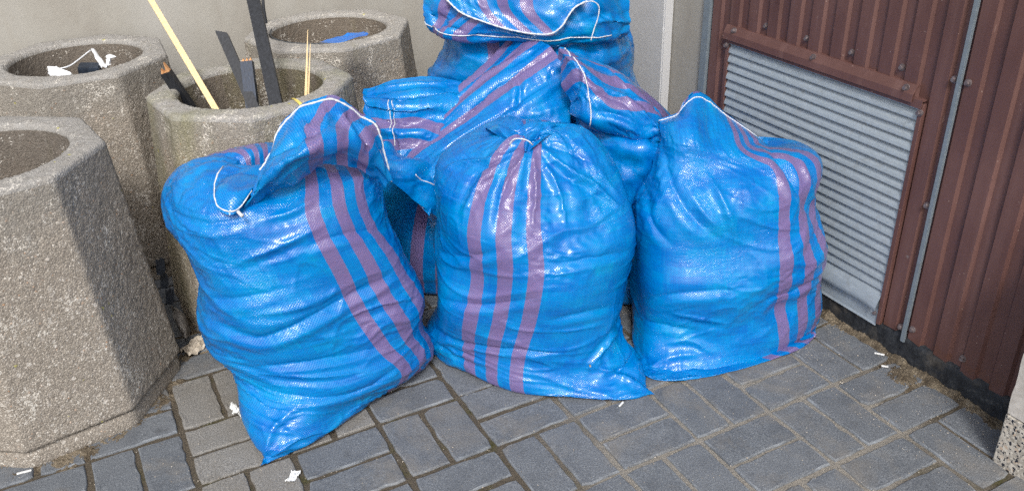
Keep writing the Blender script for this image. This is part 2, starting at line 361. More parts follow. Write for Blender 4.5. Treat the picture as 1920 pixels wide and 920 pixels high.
RAG = mat_simple('beige_wet_tissue', sr(150, 140, 126), sr(216, 206, 190), 22, .85, .2, 0, .5)
RAGG = mat_simple('grey_rag', sr(92, 88, 86), sr(170, 166, 160), 18, .85, .2, 0, .5)
TAR = mat_simple('dark_slate', sr(22, 27, 36), sr(52, 62, 76), 40, .55, .4, 0, .6)
YEL = mat_simple('yellow_strap', sr(206, 184, 84), sr(232, 214, 120), 60, .5, .4)
BLUEF = mat_simple('smooth_blue_film', sr(0, 96, 196), sr(20, 130, 220), 20, .3, .5)
LINER = mat_simple('grey_plastic_liner', sr(84, 88, 92), sr(122, 126, 130), 30, .45, .4)
STONE = mat_simple('pale_limestone', sr(168, 162, 154), sr(204, 200, 194), 40, .85, .2, 0, .5)
SOIL = mat_simple('dark_soil', sr(34, 28, 22), sr(74, 62, 50), 60, .95, .1, 0, 1.0, (1, 1, 1), .02)
REDP = mat_simple('red_plastic', sr(150, 16, 40), sr(180, 30, 50), 30, .4, .4)

rng = np.random.default_rng(11); random.seed(5)
# ================================================================== GROUND
M_ = 0.21
gb = MB(); gb.add([(-25, -25, -.0055), (25, -25, -.0055), (25, 25, -.0055), (-25, 25, -.0055)], [(0, 1, 2, 3)])
ground = gb.build('ground', SAND); ground['kind'] = 'structure'
pavement = empty('pavement'); pavement['kind'] = 'structure'
def paver_mesh(seed, L=.1972, Wd=.0940):
    r = np.random.default_rng(seed); n1, n2 = 8, 4
    pts = []
    hx, hy = L / 2, Wd / 2
    for k in range(n1): pts.append((-hx + L * k / n1, -hy))
    for k in range(n2): pts.append((hx, -hy + Wd * k / n2))
    for k in range(n1): pts.append((hx - L * k / n1, hy))
    for k in range(n2): pts.append((-hx, hy - Wd * k / n2))
    pts = np.array(pts); n = len(pts)
    jit = r.normal(0, .0014, (n, 2))
    for c in (0, n1, n1 + n2, 2 * n1 + n2):      # worn corners
        pts[c] *= (1 - .010 - .025 * r.random() ** 2)
    P0 = pts + jit
    def inset(d): return np.stack([P0[:, 0] - np.sign(P0[:, 0]) * d * (abs(P0[:, 0]) > hx * .93), P0[:, 1] - np.sign(P0[:, 1]) * d * (abs(P0[:, 1]) > hy * .9)], 1)
    rings = [(P0, -.03), (P0, -.0042), (inset(.0012), -.0012), (inset(.003), 0.0), (inset(.010), .0001)]
    V = []; F = []
    for Q, z in rings: V += [(x, y, z + (r.normal(0, .0004) if z > -.01 else 0)) for x, y in Q]
    for k in range(len(rings) - 1):
        F += [(k * n + i, k * n + (i + 1) % n, (k + 1) * n + (i + 1) % n, (k + 1) * n + i) for i in range(n)]
    F.append(tuple((len(rings) - 1) * n + i for i in range(n)))
    me = mesh_from('paver', V, F, False)
    uv = me.uv_layers.new(name='UVMap'); e = [1, 1, 1, .75, 0]
    for l in me.loops: uv.data[l.index].uv = (e[l.vertex_index // n], 0)
    me.materials.append(PAVE); return me
PM = [paver_mesh(k) for k in range(10)]
PMP = []
for k in range(3):
    q = paver_mesh(40 + k); q.materials.clear(); q.materials.append(PALE); PMP.append(q)
npv = 0
for i in range(-9, 5):
    for j in range(-6, 6):
        hor = (i + j) % 2 == 0
        for k in (0, 1):
            if hor: x, y, rz = (i + .5) * M_, -(j + .25 + .5 * k) * M_, 0
            else: x, y, rz = (i + .25 + .5 * k) * M_, -(j + .5) * M_, math.pi / 2
            sx = 1.0
            hx = .1 if hor else .05
            if x + hx > .852:
                x0 = x - hx
                if x0 > .80: continue
                if hor: sx = (.852 - x0) / .2; x = (x0 + .852) / 2
                else:
                    if x0 > .78: continue
                    sx = 1
            c = (RC @ (np.array([x, y, 0]) - CAM))
            if c[2] < .2: continue
            pu, pv = 960 + FPX * c[0] / c[2], 460 + FPX * c[1] / c[2]
            if not (-260 < pu < 2120 and 380 < pv < 1120): continue
            pale = i in (-4, -3) and j in (-3, -2) or (i == -4 and j == -1)
            me = random.choice(PMP) if pale else random.choice(PM)
            o = obj('paver', me, None, pavement); npv += 1
            o.location = (x + random.gauss(0, .0009), y + random.gauss(0, .0009), random.gauss(0, .0008))
            o.rotation_euler = (random.gauss(0, .006), random.gauss(0, .006), rz + (math.pi if random.random() < .5 else 0) + random.gauss(0, .007))
            o.scale = (sx, 1, 1)

def fnoise(U, V, kmin, kmax, n, seed, per=None, aniso=(1, 1)):
    r = np.random.default_rng(seed); out = np.zeros_like(U); tot = 0
    for k in range(n):
        q = math.exp(r.uniform(math.log(kmin), math.log(kmax))); a = r.uniform(0, math.pi)
        ku, kv = q * math.cos(a) * aniso[0], q * math.sin(a) * aniso[1]
        if per: ku = round(ku * per) / per
        w = 1 / math.sqrt(q / kmin); out += w * np.sin(2 * math.pi * (ku * U + kv * V + r.random())); tot += w * w
    return out / math.sqrt(tot / 2)
# drifted dirt along the wall foot and in the corner, a low uneven heap
def heap(name, x0, x1, y0, y1, fn, mat, nx, ny, label=None):
    X, Y = np.meshgrid(np.linspace(x0, x1, nx), np.linspace(y0, y1, ny)); Z = fn(X, Y)
    V = np.stack([X, Y, Z], -1).reshape(-1, 3)
    F = [(j * nx + i, j * nx + i + 1, (j + 1) * nx + i + 1, (j + 1) * nx + i) for j in range(ny - 1) for i in range(nx - 1)
         if max(Z[j, i], Z[j, i + 1], Z[j + 1, i], Z[j + 1, i + 1]) > -.012]
    me = mesh_from(name, V, F, True); o = obj(name, me, mat); o['kind'] = 'structure'; return o
def drift(X, Y):
    n = fnoise(X, Y, 5, 40, 50, 3); f = fnoise(X, Y, 60, 260, 120, 4)
    d = .858 - X
    z = .006 - .30 * np.clip(d - .006, 0, 9) + .0028 * n + .0011 * f
    b = np.exp(-(((X - .80) / .05) ** 2 + ((Y + .27) / .075) ** 2))
    return np.maximum(z, -.012 + .0155 * b * (1 + .16 * n) + .0012 * f)
heap('dirt_drift', .68, .858, -.6, .62, drift, DIRT, 90, 560)
def drift2(X, Y):
    n = fnoise(X, Y, 5, 40, 50, 8); f = fnoise(X, Y, 60, 260, 120, 9)
    z = -.02 + 0 * X
    for cx, cy in ((-1.098, .757), (-.449, .93)):
        d = np.hypot(X - cx, Y - cy) - .30
        z = np.maximum(z, .000 - .26 * np.clip(d - .012, 0, 9) + .0026 * n + .0012 * f)
    return z
heap('planter_dirt', -1.45, -.50, .36, .95, drift2, DIRT, 420, 260)

# loose grit on the paving
g = MB()
for k in range(1500):
    u, v = random.uniform(0, 1900), random.uniform(600, 915)
    p = atZ(u, v)
    if p[0] > .85: continue
    if k % 3: p = atX(1560, 620) * 0 + np.array([random.uniform(.58, .85), random.uniform(-.58, .1), 0]) if k % 3 == 1 else np.array([random.uniform(-.9, .6), round((random.uniform(-.6, .5)) / .105) * .105 + random.gauss(0, .006), 0])
    s = random.uniform(.0007, .0019) * (1.6 if random.random() < .06 else 1); q = rng.normal(0, 1, (5, 3)); q /= np.linalg.norm(q, axis=1)[:, None]
    q = np.array([[1, 0, 0], [-.5, .87, 0], [-.5, -.87, 0], [0, 0, 1], [0, 0, -.6]]) * rng.uniform(.6, 1.2, (5, 1))
    a = random.random() * 6.28; ca, sa = math.cos(a), math.sin(a)
    q = q @ np.array([[ca, sa, 0], [-sa, ca, 0], [0, 0, 1]])
    g.add(q * s + np.array([p[0], p[1], s * .5 + .0006]), [(0, 1, 3), (1, 2, 3), (2, 0, 3), (1, 0, 4), (2, 1, 4), (0, 2, 4)])
GRIT = mat_simple('loose_grit', sr(110, 96, 80), sr(214, 206, 192), 25, .9, .2)
gr = g.build('grit', GRIT); gr['kind'] = 'stuff'; tag(gr, 'loose sand grains and grit scattered over the paving', 'grit'); gr['kind'] = 'stuff'

# ================================================================== WALLS
XW = .865
wall = empty('rendered_wall', (.4, 1.8, 0))
b = MB(); b.box(-6, XW + .3, 1.80, 2.0, -.05, 4); put(b.build('back_wall_face', PLAST), wall)
b = MB(); b.box(XW, XW + .3, .655, 1.797, -.05, 4); put(b.build('return_wall_face', PLAST), wall)
b = MB(); b.box(.825, .862, .822, 1.797, -.05, 4)
pm = bevel(b.mesh('pilaster'), .004); put(obj('pilaster', pm, PLASTW), wall)
tag(wall, 'cream rendered wall with a shallow pilaster behind the planters and sacks', 'wall')

mw = empty('metal_wall', (XW, 0, 0))
def corr(y0, y1, z0f, z1, edges_y, name):
    # trapezoid ribs: list of y where the sheet changes level
    ys, xs = [], []
    per, r0 = .0775, .515
    y = y1
    # break points
    pts = set([y0, y1]);
    k0 = int((y0 - r0) / per) - 2; k1 = int((y1 - r0) / per) + 2
    for k in range(k0, k1 + 1):
        b0 = r0 + k * per
        for d, h in ((-.0395, 0), (-.0335, 1), (-.0045, 1), (0.0015, 0)):
            if y0 < b0 + d < y1: pts.add(round(b0 + d, 5))
    pts |= set(edges_y); pts = sorted(pts)
    def xo(y):
        t = (y - r0) % per - per
        if -.0335 <= t <= -.0045: return .0
        if t < -.0395 or t > .0015 - 0: return -.0075
        if t < -.0335: return -.0075 + .0075 * (t + .0395) / .006
        return -.0075 * (t + .0045) / .006
    V = []; F = []
    for a, c in zip(pts[:-1], pts[1:]):
        mid = (a + c) / 2; n = 6
        zs = [z0f(mid) + (z1 - z0f(mid)) * k / n for k in range(n + 1)]
        e = 1e-5; b0 = len(V)
        j0, j1 = random.gauss(0, .0025), random.gauss(0, .0025)
        for k, z in enumerate(zs):
            V.append((xo(a + e), a, z + (j0 if k == 0 else 0))); V.append((xo(c - e), c, z + (j1 if k == 0 else 0)))
        F += [(b0 + 2 * k, b0 + 2 * k + 2, b0 + 2 * k + 3, b0 + 2 * k + 1) for k in range(n)]
    me = mesh_from(name, V, F)
    bm = bmesh.new(); bm.from_mesh(me); bmesh.ops.remove_doubles(bm, verts=bm.verts, dist=.0004); bmesh.ops.recalc_face_normals(bm, faces=bm.faces); bm.to_mesh(me); bm.free()
    return obj(name, me, BROWN, mw)
zlo = .068
corr(-.2105, .636, lambda y: .672 if -.128 < y < .541 else zlo, 1.9, (-.128, .541), 'panel')
corr(-.95, -.2125, lambda y: zlo - .004, 1.9, (), 'panel')
b = MB(); b.box(.004, .28, -.95, .653, .0, 1.9); b.build('backing', BITU, mw)
# black bitumen plinth, lumpy
V = []; F = []; ny = 160; prof = [(.0, -.03), (-.010, -.028), (-.012, .0), (-.0075, .025), (-.010, .05), (-.006, .066), (.003, .072)]
for j in range(ny + 1):
    y = -.95 + (.653 + .95) * j / ny
    for k, (px, pz) in enumerate(prof): V.append((px + random.gauss(0, .0011), y, pz + (random.gauss(0, .0016) if k > 2 else 0)))
nP = len(prof)
F = [(j * nP + k, (j + 1) * nP + k, (j + 1) * nP + k + 1, j * nP + k + 1) for j in range(ny) for k in range(nP - 1)]
obj('plinth', fixn(mesh_from('plinth', V, F, True)), BITU, mw)
# galvanised seam strip and corner strip
b = MB(); b.box(-.0150, -.0078, -.2185, -.2055, .052, 1.9); obj('seam_strip', bevel(b.mesh('seam_strip'), .002), GALVD, mw)
b = MB(); b.box(-.0135, .003, .638, .668, .02, 1.9); obj('corner_strip', bevel(b.mesh('corner_strip'), .0015), GALVD, mw)
def hexbolt(name, y, z, x, parent, tilt=0.0):
    b = MB()
    def disc(x0, x1, r, n, a0=0):
        b.prism([(y + r * math.cos(2 * math.pi * k / n + a0), z + r * math.sin(2 * math.pi * k / n + a0)) for k in range(n)], 'x', x0, x1)
    disc(x - .0018, x + .002, .0085, 18); disc(x - .0034, x - .0019, .0068, 16); disc(x - .009, x - .0035, .0052, 6, tilt)
    return b.build(name, STEEL, parent)
def surfx(y):
    t = (y - .515) % .0775 - .0775
    return .0 if -.037 <= t <= -.001 else -.0075
for y, z in [(.256, .728), (.102, .728), (-.051, .729), (.41, .728), (-.197, .740), (-.231, .742), (-.197, .432), (-.197, .088), (-.231, .100), (-.377, .101), (-.116, .086)]:
    hexbolt('bolt', y, z, surfx(y) if y > -.1 or y < -.3 else -.00755, mw, random.random())
tag(mw, 'brown corrugated metal wall with galvanised seam strip and black bitumen plinth', 'wall')

# louvred vent
vent = empty('louvre_vent', (XW, .2, .07))
def vb(b, name, mat, bev=0):
    me = b.mesh(name)
    if bev: bevel(me, bev, 1)
    else: fixn(me)
    o = obj(name, me, mat); o.location = (XW, 0, 0); return put(o, vent)
b = MB(); b.box(-.0165, .0035, .5405, .5525, .07, .665); vb(b, 'jamb', BROWN, .001)
b = MB(); b.box(-.0165, .0035, -.139, -.127, .062, .665); vb(b, 'jamb', BROWN, .001)
b = MB(); b.prism([(.0, .703), (-.011, .7025), (-.022, .682), (-.024, .664), (-.0225, .6635), (-.0205, .680), (-.010, .699), (.0, .700)], 'y', -.110, .560); vb(b, 'flashing', BROWN)
b = MB(); b.prism([(.003, .674), (-.019, .674), (-.019, .654), (-.0175, .6535), (-.0175, .671), (.003, .671)], 'y', -.136, .549); vb(b, 'lintel_trim', BROWN)
b = MB(); b.box(.0006, .0030, -.128, .5405, .06, .68); vb(b, 'vent_back', BITU)
zt = .674; ps = .0259
for k in range(20):
    z = zt - k * ps
    b = MB(); y0, y1 = -.1265, .5395
    o1 = random.gauss(0, .0005); s_ = random.gauss(0, .0004)
    prof = [(-.0045, z), (-.0085 + o1, z - .006), (-.0125 + o1, z - .0150), (-.0142 + o1, z - .0215), (-.0140 + o1, z - .0238 + s_), (-.0122 + o1, z - .0243 + s_), (-.0118 + o1, z - .0222), (-.0105 + o1, z - .0152), (-.0065 + o1, z - .007), (-.003, z - .001)]
    b.prism(prof, 'y', y0, y1); vb(b, 'slat', GALV)
V = []; F = []; ny = 24; pr_ = [(-.004, .156), (-.013, .148), (-.019, .112), (-.0215, .102), (-.0185, .100)]
for j in range(ny + 1):
    t = j / ny; y = -.126 + .665 * t; lift = .008 * max(0, 1 - t * 9) ** 2
    for k, (px, pz) in enumerate(pr_): V.append((px - lift * (k > 1) + .0006 * math.sin(9 * t + k), y, pz + .0015 * math.sin(17 * t)))
n5 = len(pr_); F = [(j * n5 + k, j * n5 + k + 1, (j + 1) * n5 + k + 1, (j + 1) * n5 + k) for j in range(ny) for k in range(n5 - 1)]
o = obj('drip_plate', mesh_from('drip_plate', V, F, True), GALV); o.location = (XW, 0, 0); put(o, vent)
b = MB(); b.prism([(-.003, .138), (-.010, .106), (-.013, .060), (-.0155, .054), (-.012, .0535), (-.004, .09)], 'y', -.126, .539); vb(b, 'sill_plate', GALV)
for y, z in ((.52, .693), (.21, .6915), (-.085, .692)):
    o = hexbolt('rivet', y, z, -.0165, None); o.scale = (1, 1, 1); o.location = (XW, 0, 0); put(o, vent)
for y, z in ((-.133, .645), (.547, .645)):
    o = hexbolt('rivet', y, z, -.0165, None); o.location = (XW, 0, 0); put(o, vent)
tag(vent, 'galvanised louvred vent with brown trim set in the metal wall', 'vent')

# granite pier foot at the right edge
pier = empty('stone_pier', (.729, -.576, 0))
b = MB(); b.box(0, .5, -.7, 0, -.02, .128); obj('granite_base', bevel(b.mesh('granite_base'), .003), GRAN, pier)
me = bpy.data.meshes.new('stone_block'); bm = bmesh.new()
b = MB(); b.box(.001, .49, -.69, -.001, .131, .5); m0 = b.mesh('stone_block'); bm.from_mesh(m0); bmesh.ops.subdivide_edges(bm, edges=list(bm.edges), cuts=14, use_grid_fill=True)
for v in bm.verts:
    v.co += Vector((random.gauss(0, .0007), random.gauss(0, .0007), 0))
bm.to_mesh(m0); bm.free(); obj('stone_block', m0, STONE, pier)
tag(pier, 'speckled granite pier foot with a pale stone block on top at the right edge', 'pier')

# ================================================================== PLANTERS
RB, RTP, HP = .315, .270, .649
def octo(R, n, rc=.009):
    """n points, equal spacing, of an octagon (circumradius R) with rounded corners"""
    poly = []
    for k in range(8):
        a = k * math.pi / 4; c = np.array([R * math.cos(a), R * math.sin(a)])
        pa = np.array([R * math.cos(a - math.pi / 4), R * math.sin(a - math.pi / 4)]); pb = np.array([R * math.cos(a + math.pi / 4), R * math.sin(a + math.pi / 4)])
        e = (pa - c) / np.linalg.norm(pa - c) * rc; f = (pb - c) / np.linalg.norm(pb - c) * rc
        for t in (0, .25, .5, .75, 1): poly.append(c + e * (1 - t) ** 2 + f * t ** 2)
    poly = np.array(poly + [poly[0]]); d = np.r_[0, np.cumsum(np.linalg.norm(np.diff(poly, axis=0), axis=1))]
    s = np.linspace(0, d[-1], n, endpoint=False)
    return np.stack([np.interp(s, d, poly[:, 0]), np.interp(s, d, poly[:, 1])], 1)
def planter_body(seed):
    r = np.random.default_rng(seed); n = 340; rings = []
    def add(R, z, circ=0.0, amp=.0013, rc=.009):
        P = octo(R, n, rc); a = np.arctan2(P[:, 1], P[:, 0]); Q = np.stack([R * np.cos(a), R * np.sin(a)], 1)
        P = P * (1 - circ) + Q * circ * .97 if circ < 1 else Q
        rings.append((P, z, amp))
    add(RB - .03, .052); add(RB - .006, .047)
    for t in np.linspace(0, 1, 100): add(RB + (RTP - RB) * t, .053 + (HP - .012 - .053) * t)
    add(RTP - .001, HP - .006); add(RTP - .005, HP - .001); add(RTP - .010, HP)
    for t in np.linspace(0, 1, 9)[1:]: add(RTP - .010 + (.197 - RTP + .010) * t, HP + .001 * math.sin(t * 3), t ** 1.5, .0009)
    add(.193, HP - .002, 1); add(.189, HP - .010, 1)
    for t in np.linspace(0, 1, 46)[1:]: add(.189 - .018 * t, HP - .010 - .27 * t, 1)
    nr = len(rings); X = np.zeros((nr, n, 3))
    for k, (P, z, amp) in enumerate(rings): X[k, :, :2] = P; X[k, :, 2] = z
    du = np.roll(X, -1, 1) - np.roll(X, 1, 1); dv = np.gradient(X, axis=0); N = np.cross(du, dv); N /= np.linalg.norm(N, axis=2)[..., None] + 1e-12
    U, V = np.meshgrid(np.arange(n) / n * 2.2, np.linspace(0, 1.1, nr))
    h = r.normal(0, .0007, (nr, n)) + .0006 * fnoise(U, V, 1, 12, 40, seed, 2.2)
    X += N * h[..., None]
    F = [(k * n + i, k * n + (i + 1) % n, (k + 1) * n + (i + 1) % n, (k + 1) * n + i) for k in range(nr - 1) for i in range(n)]
    me = mesh_from('planter_body', X.reshape(-1, 3), F, True)
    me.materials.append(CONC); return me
PB = [planter_body(k) for k in (1, 2)]
def slab_mesh(seed):
    r = np.random.default_rng(seed); n = 220; V = []; ring = [(RB - .03, -.02), (RB - .008, -.015), (RB - .006, .006), (RB - .007, .03), (RB - .012, .043), (RB - .04, .05)]
    for R, z in ring:
        for x, y in octo(R, n, .016): j = r.normal(0, .0014); V.append((x * (1 + j), y * (1 + j), z + r.normal(0, .001)))
    F = [(k * n + i, k * n + (i + 1) % n, (k + 1) * n + (i + 1) % n, (k + 1) * n + i) for k in range(len(ring) - 1) for i in range(n)]
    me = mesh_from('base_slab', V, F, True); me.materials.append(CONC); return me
SL = slab_mesh(3)
sv = [(0, 0, HP - .27)]; sf = []
for k in range(48):
    a = k * math.pi / 24; sv.append((.176 * math.cos(a), .18 * math.sin(a), HP - .265 + random.gauss(0, .004)))
sf = [(0, 1 + k, 1 + (k + 1) % 48) for k in range(48)]
SO = mesh_from('fill', sv, sf, True); SO.materials.append(SOIL)
PLN = {'A': (-1.098, .757, -1.005, 'weathered pebbledash octagonal planter nearest the camera at the left edge'),
       'B': (-.843, 1.498, -1.218, 'pebbledash octagonal planter against the wall holding torn white film'),
       'C': (-.449, .930, -1.801, 'mossy pebbledash octagonal planter holding broken black battens'),
       'D': (-.090, 1.400, -1.685, 'dark pebbledash octagonal planter against the wall holding a blue film scrap')}
PO = {}
for q, (k, (x, y, ph, lb)) in enumerate(PLN.items()):
    p = empty('concrete_planter', (x, y, 0)); p.rotation_euler = (0, 0, ph + (math.pi / 4 if q % 2 else 0))
    tag(p, lb, 'planter', 'octagonal concrete planters')
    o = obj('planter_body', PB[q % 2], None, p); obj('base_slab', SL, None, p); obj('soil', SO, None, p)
    o['moss'] = {'A': .1, 'B': .0, 'C': .52, 'D': .15}[k]; PO[k] = p

# ---- things in the planters
def bar(name, p0, p1, w, th, mat, parent=None, twist=None, taper=1.0, n=5, skew=0.0):
    p0, p1 = np.array(p0), np.array(p1); d = p1 - p0; L = np.linalg.norm(d); d /= L
    a = np.array(twist if twist is not None else RT, float); a -= d * (a @ d); a /= np.linalg.norm(a); c = np.cross(d, a)
    V = []
    for k in range(n + 1):
        t = k / n; q = p0 + d * L * t; s = 1 + (taper - 1) * t
        for sx, sy in ((-1, -1), (1, -1), (1, 1), (-1, 1)):
            V.append(q + a * sx * w / 2 * s + c * sy * th / 2 * s + (d * skew * sx if k == n else 0))
    F = [(k * 4 + i, k * 4 + (i + 1) % 4, (k + 1) * 4 + (i + 1) % 4, (k + 1) * 4 + i) for k in range(n) for i in range(4)] + [(3, 2, 1, 0), tuple(n * 4 + i for i in range(4))]
    me = fixn(mesh_from(name, V, F)); return obj(name, me, mat, parent)
def splint(name, p, d, w, ln, mat, parent, n=6, twist=None):       # ragged broken end
    b = MB(); d = np.array(d) / np.linalg.norm(d); a = np.array(twist if twist is not None else RT, float); a -= d * (a @ d); a /= np.linalg.norm(a); c = np.cross(d, a)
    for k in range(n):
        q = p + a * ((k + .5) / n - .5) * w; L = ln * random.uniform(.25, 1.0); h = w / n * .55
        b.add([q - a * h - c * .006, q + a * h - c * .006, q + a * h + c * .006, q - a * h + c * .006, q + d * L + a * h * .4 - c * .004, q + d * L + a * h * .4 + c * .004],
              [(0, 1, 4), (1, 2, 5, 4), (2, 3, 5), (3, 0, 4, 5), (3, 2, 1, 0)])
    return b.build(name, mat, parent)
def batten(p_lo, p_hi, w, th, mat, label, raw=None, extend=.25, name='batten', twist=None, skew=0.0, grp='broken black battens in the planter'):
    p_lo, p_hi = np.array(p_lo), np.array(p_hi); d = p_hi - p_lo; d /= np.linalg.norm(d); lo = p_lo - d * extend
    r = empty(name, tuple(lo))
    put(bar('shaft', lo, p_hi, w, th, mat, None, twist, 1.0, 6, skew), r)
    # a shallow groove edge
    if raw: put(splint('broken_end', p_hi - d * .002, d, w * .95, raw, RAWW, None, 3, twist), r)
    return tag(r, label, 'batten', grp)
batten(atD(352, 196, 2.28), atD(311, 135, 2.26), .026, .022, BLACKW, 'short black batten with an orange broken end leaning on the planter rim', .03, .1)
batten(atD(478, 205, 2.20), atD(416, 62, 2.34), .027, .018, BLACKW, 'thin black batten cut slantwise leaning left, middle of the planter', None, .2, skew=-.010)
batten(atD(474, 205, 2.21), atD(463, 116, 2.27), .031, .020, DARKB, 'short dark blue batten stub with a ragged top beside the long batten', .02, .2)
batten(atD(519, 200, 2.17), atD(462, -60, 2.50), .033, .022, BLACKW, 'longest black batten rising out of the top of the picture', None, .2)
b = empty('wooden_lath', tuple(atD(412, 212, 2.12)))
put(bar('lath', atD(425, 240, 2.10), atD(262, -35, 2.62), .0155, .006, PINE), b); tag(b, 'long pale pine lath leaning from the mossy planter to the wall', 'lath')
b = empty('wooden_splinter', tuple(atD(573, 200, 2.24)))
pts0, pts1 = atD(573, 205, 2.24), atD(577, 56, 2.30)
put(bar('sliver', pts0, pts1, .009, .005, PINE, None, None, .12), b)
put(bar('sliver', atD(577, 205, 2.245), atD(582, 82, 2.29), .006, .004, PINE, None, None, .2), b)
tag(b, 'pale pointed wood splinter standing upright in the mossy planter', 'splinter')
b = MB(); b.tube([atD(491, -30, 2.96), atD(494, 15, 2.95), atD(498, 39, 2.94), atD(503, 110, 2.93)], .0055, 8)
tag(b.build('thin_rod', BLACKW, smooth=True), 'thin black rod standing against the cream wall behind the planters', 'rod')
def strip(name, P, w, mat, wdir, label=None, cat=None, thick=.0008):
    P = np.array(P, float); V = []; wd = np.array(wdir, float); wd /= np.linalg.norm(wd)
    for p in P: V.append(p - wd * w / 2); V.append(p + wd * w / 2)
    F = [(2 * k, 2 * k + 1, 2 * k + 3, 2 * k + 2) for k in range(len(P) - 1)]
    o = obj(name, mesh_from(name, V, F, True), mat)
    if label: tag(o, label, cat)
    return o
z = HP + .004
strip('strap', [atZ(549, 186, z - .02) + np.array([0, .01, -.05]), atZ(549, 184, z), atZ(556, 188, z + .001), atZ(563, 194, z), atZ(567, 200, z - .004), atZ(569, 210, z - .02)], .010, YEL, RT, 'yellow plastic strap bent over the front rim of the mossy planter', 'strap')

def crumple(name, ctr, sx, sy, amp, mat, seed, nu=26, nv=18, rotz=0, outline=.25, lift=.0):
    r = np.random.default_rng(seed); U, V = np.meshgrid(np.linspace(-1, 1, nu), np.linspace(-1, 1, nv))
    a = np.arctan2(V, U); rad = 1 + outline * fnoise(a / 6.283, a * 0, 1, 5, 8, seed, 1.0)
    X = U * sx * rad; Y = V * sy * rad
    f = fnoise(U, V, .4, 2.2, 22, seed + 1); Z = amp * (.9 - np.abs(f)) + amp * .5 * fnoise(U, V, 1.5, 4, 20, seed + 2); Z = Z - Z.min() + .001 + lift * (1 - U * U)
    X += amp * .6 * fnoise(U, V, .5, 2, 12, seed + 3); Y += amp * .6 * fnoise(U, V, .5, 2, 12, seed + 4)
    c, s = math.cos(rotz), math.sin(rotz)
    P = np.stack([c * X - s * Y, s * X + c * Y, Z], -1).reshape(-1, 3)
    F = [(j * nu + i, j * nu + i + 1, (j + 1) * nu + i + 1, (j + 1) * nu + i) for j in range(nv - 1) for i in range(nu - 1)]
    o = obj(name, mesh_from(name, P, F, True), mat); o.location = tuple(ctr); return o
# torn film in the rear-left planter
film = empty('plastic_film', tuple(atD(150, 135, 2.55)))
def fsheet(name, rows, mat, root, nu=14, nv=14, seed=0, amp=.004):
    G = patch([[atD(*p) for p in r] for r in rows], nu, nv); U, V = np.meshgrid(np.linspace(0, 1, nu), np.linspace(0, 1, nv))
    G = G + (amp * fnoise(U, V, .8, 4, 20, seed))[..., None] * (-FW + np.array([0, 0, .6])) + (amp * .5 * fnoise(U, V, 1, 4, 20, seed + 9))[..., None] * RT
    F = [(j * nu + i, j * nu + i + 1, (j + 1) * nu + i + 1, (j + 1) * nu + i) for j in range(nv - 1) for i in range(nu - 1)]
    return put(obj(name, mesh_from(name, G.reshape(-1, 3), F, True), mat), root)
def crv(P, n, closed=False):
    """Catmull-Rom through the rows of P (k, ..., 3), uniform in chord length"""
    P = np.asarray(P, float); k = P.shape[0]
    if closed: Q = np.concatenate([P[-1:], P, P[:2]])
    else: Q = np.concatenate([2 * P[:1] - P[1:2], P, 2 * P[-1:] - P[-2:-1]])
    m = k if closed else k - 1
    t = np.linspace(0, m, n, endpoint=not closed); i = np.minimum(t.astype(int), m - 1); f = (t - i).reshape((-1,) + (1,) * (P.ndim - 1))
    p0, p1, p2, p3 = Q[i], Q[i + 1], Q[i + 2], Q[i + 3]
    return .5 * (2 * p1 + (p2 - p0) * f + (2 * p0 - 5 * p1 + 4 * p2 - p3) * f ** 2 + (3 * p1 - p0 - 3 * p2 + p3) * f ** 3)
def respace(P, n, closed=False):
    """resample a polyline stack (k, m, 3) along its first axis by mean arc length"""
    Q = np.concatenate([P, P[:1]]) if closed else P
    d = np.linalg.norm(np.diff(Q, axis=0), axis=2).mean(1); s = np.r_[0, np.cumsum(d)]
    t = np.linspace(0, s[-1], n, endpoint=not closed); i = np.clip(np.searchsorted(s, t, 'right') - 1, 0, len(s) - 2); f = ((t - s[i]) / (s[i + 1] - s[i] + 1e-12))[:, None, None]
    return Q[i] * (1 - f) + Q[i + 1] * f
def patch(rows, nu, nv):
    R_ = np.array([crv(np.array(r), 160) for r in rows])             # (rows, 160, 3)
    R_ = respace(R_.transpose(1, 0, 2), nu).transpose(1, 0, 2)       # even along u
    G = crv(R_, 120); return respace(G, nv)
fsheet('film_tuft', [[(90, 141, 2.50), (100, 143, 2.47), (134, 141, 2.47)], [(90, 134, 2.52), (104, 132, 2.50), (133, 137, 2.50)], [(94, 126, 2.54), (104, 124, 2.53), (116, 130, 2.52)]], FILM, film, seed=1)
fsheet('film_tuft', [[(168, 94, 2.66), (174, 90, 2.66), (180, 96, 2.66)], [(174, 104, 2.62), (184, 103, 2.61), (190, 112, 2.6)], [(182, 120, 2.58), (192, 116, 2.57), (199, 122, 2.56)], [(191, 128, 2.54), (195, 127, 2.53), (199, 128, 2.53)]], FILM, film, seed=2)
fsheet('film_tuft', [[(198, 127, 2.53), (200, 127, 2.53), (202, 122, 2.53)], [(200, 114, 2.56), (204, 113, 2.55), (209, 112, 2.55)], [(199, 105, 2.59), (207, 102, 2.58), (218, 106, 2.57)]], FILM, film, seed=3)
b = MB(); b.tube(crv(np.array([atD(108, 130, 2.52), atD(130, 124, 2.55), atD(150, 110, 2.6), atD(170, 94, 2.66)]), 16), .0022, 6); put(b.build('film_string', FILM, smooth=True), film)
tag(film, 'torn white plastic film with a twisted string inside the rear left planter', 'film')
b = MB(); b.box(-.03, .03, -.02, .02, -.015, .015); o = obj('rubber_block', bevel(b.mesh('rubber_block'), .003), TAR); o.location = tuple(atD(169, 131, 2.57)); o.rotation_euler = (.2, .1, -.3)
tag(o, 'small black block beside the white film in the rear left planter', 'block')
bf = empty('blue_film', tuple(atD(640, 75, 2.42)))
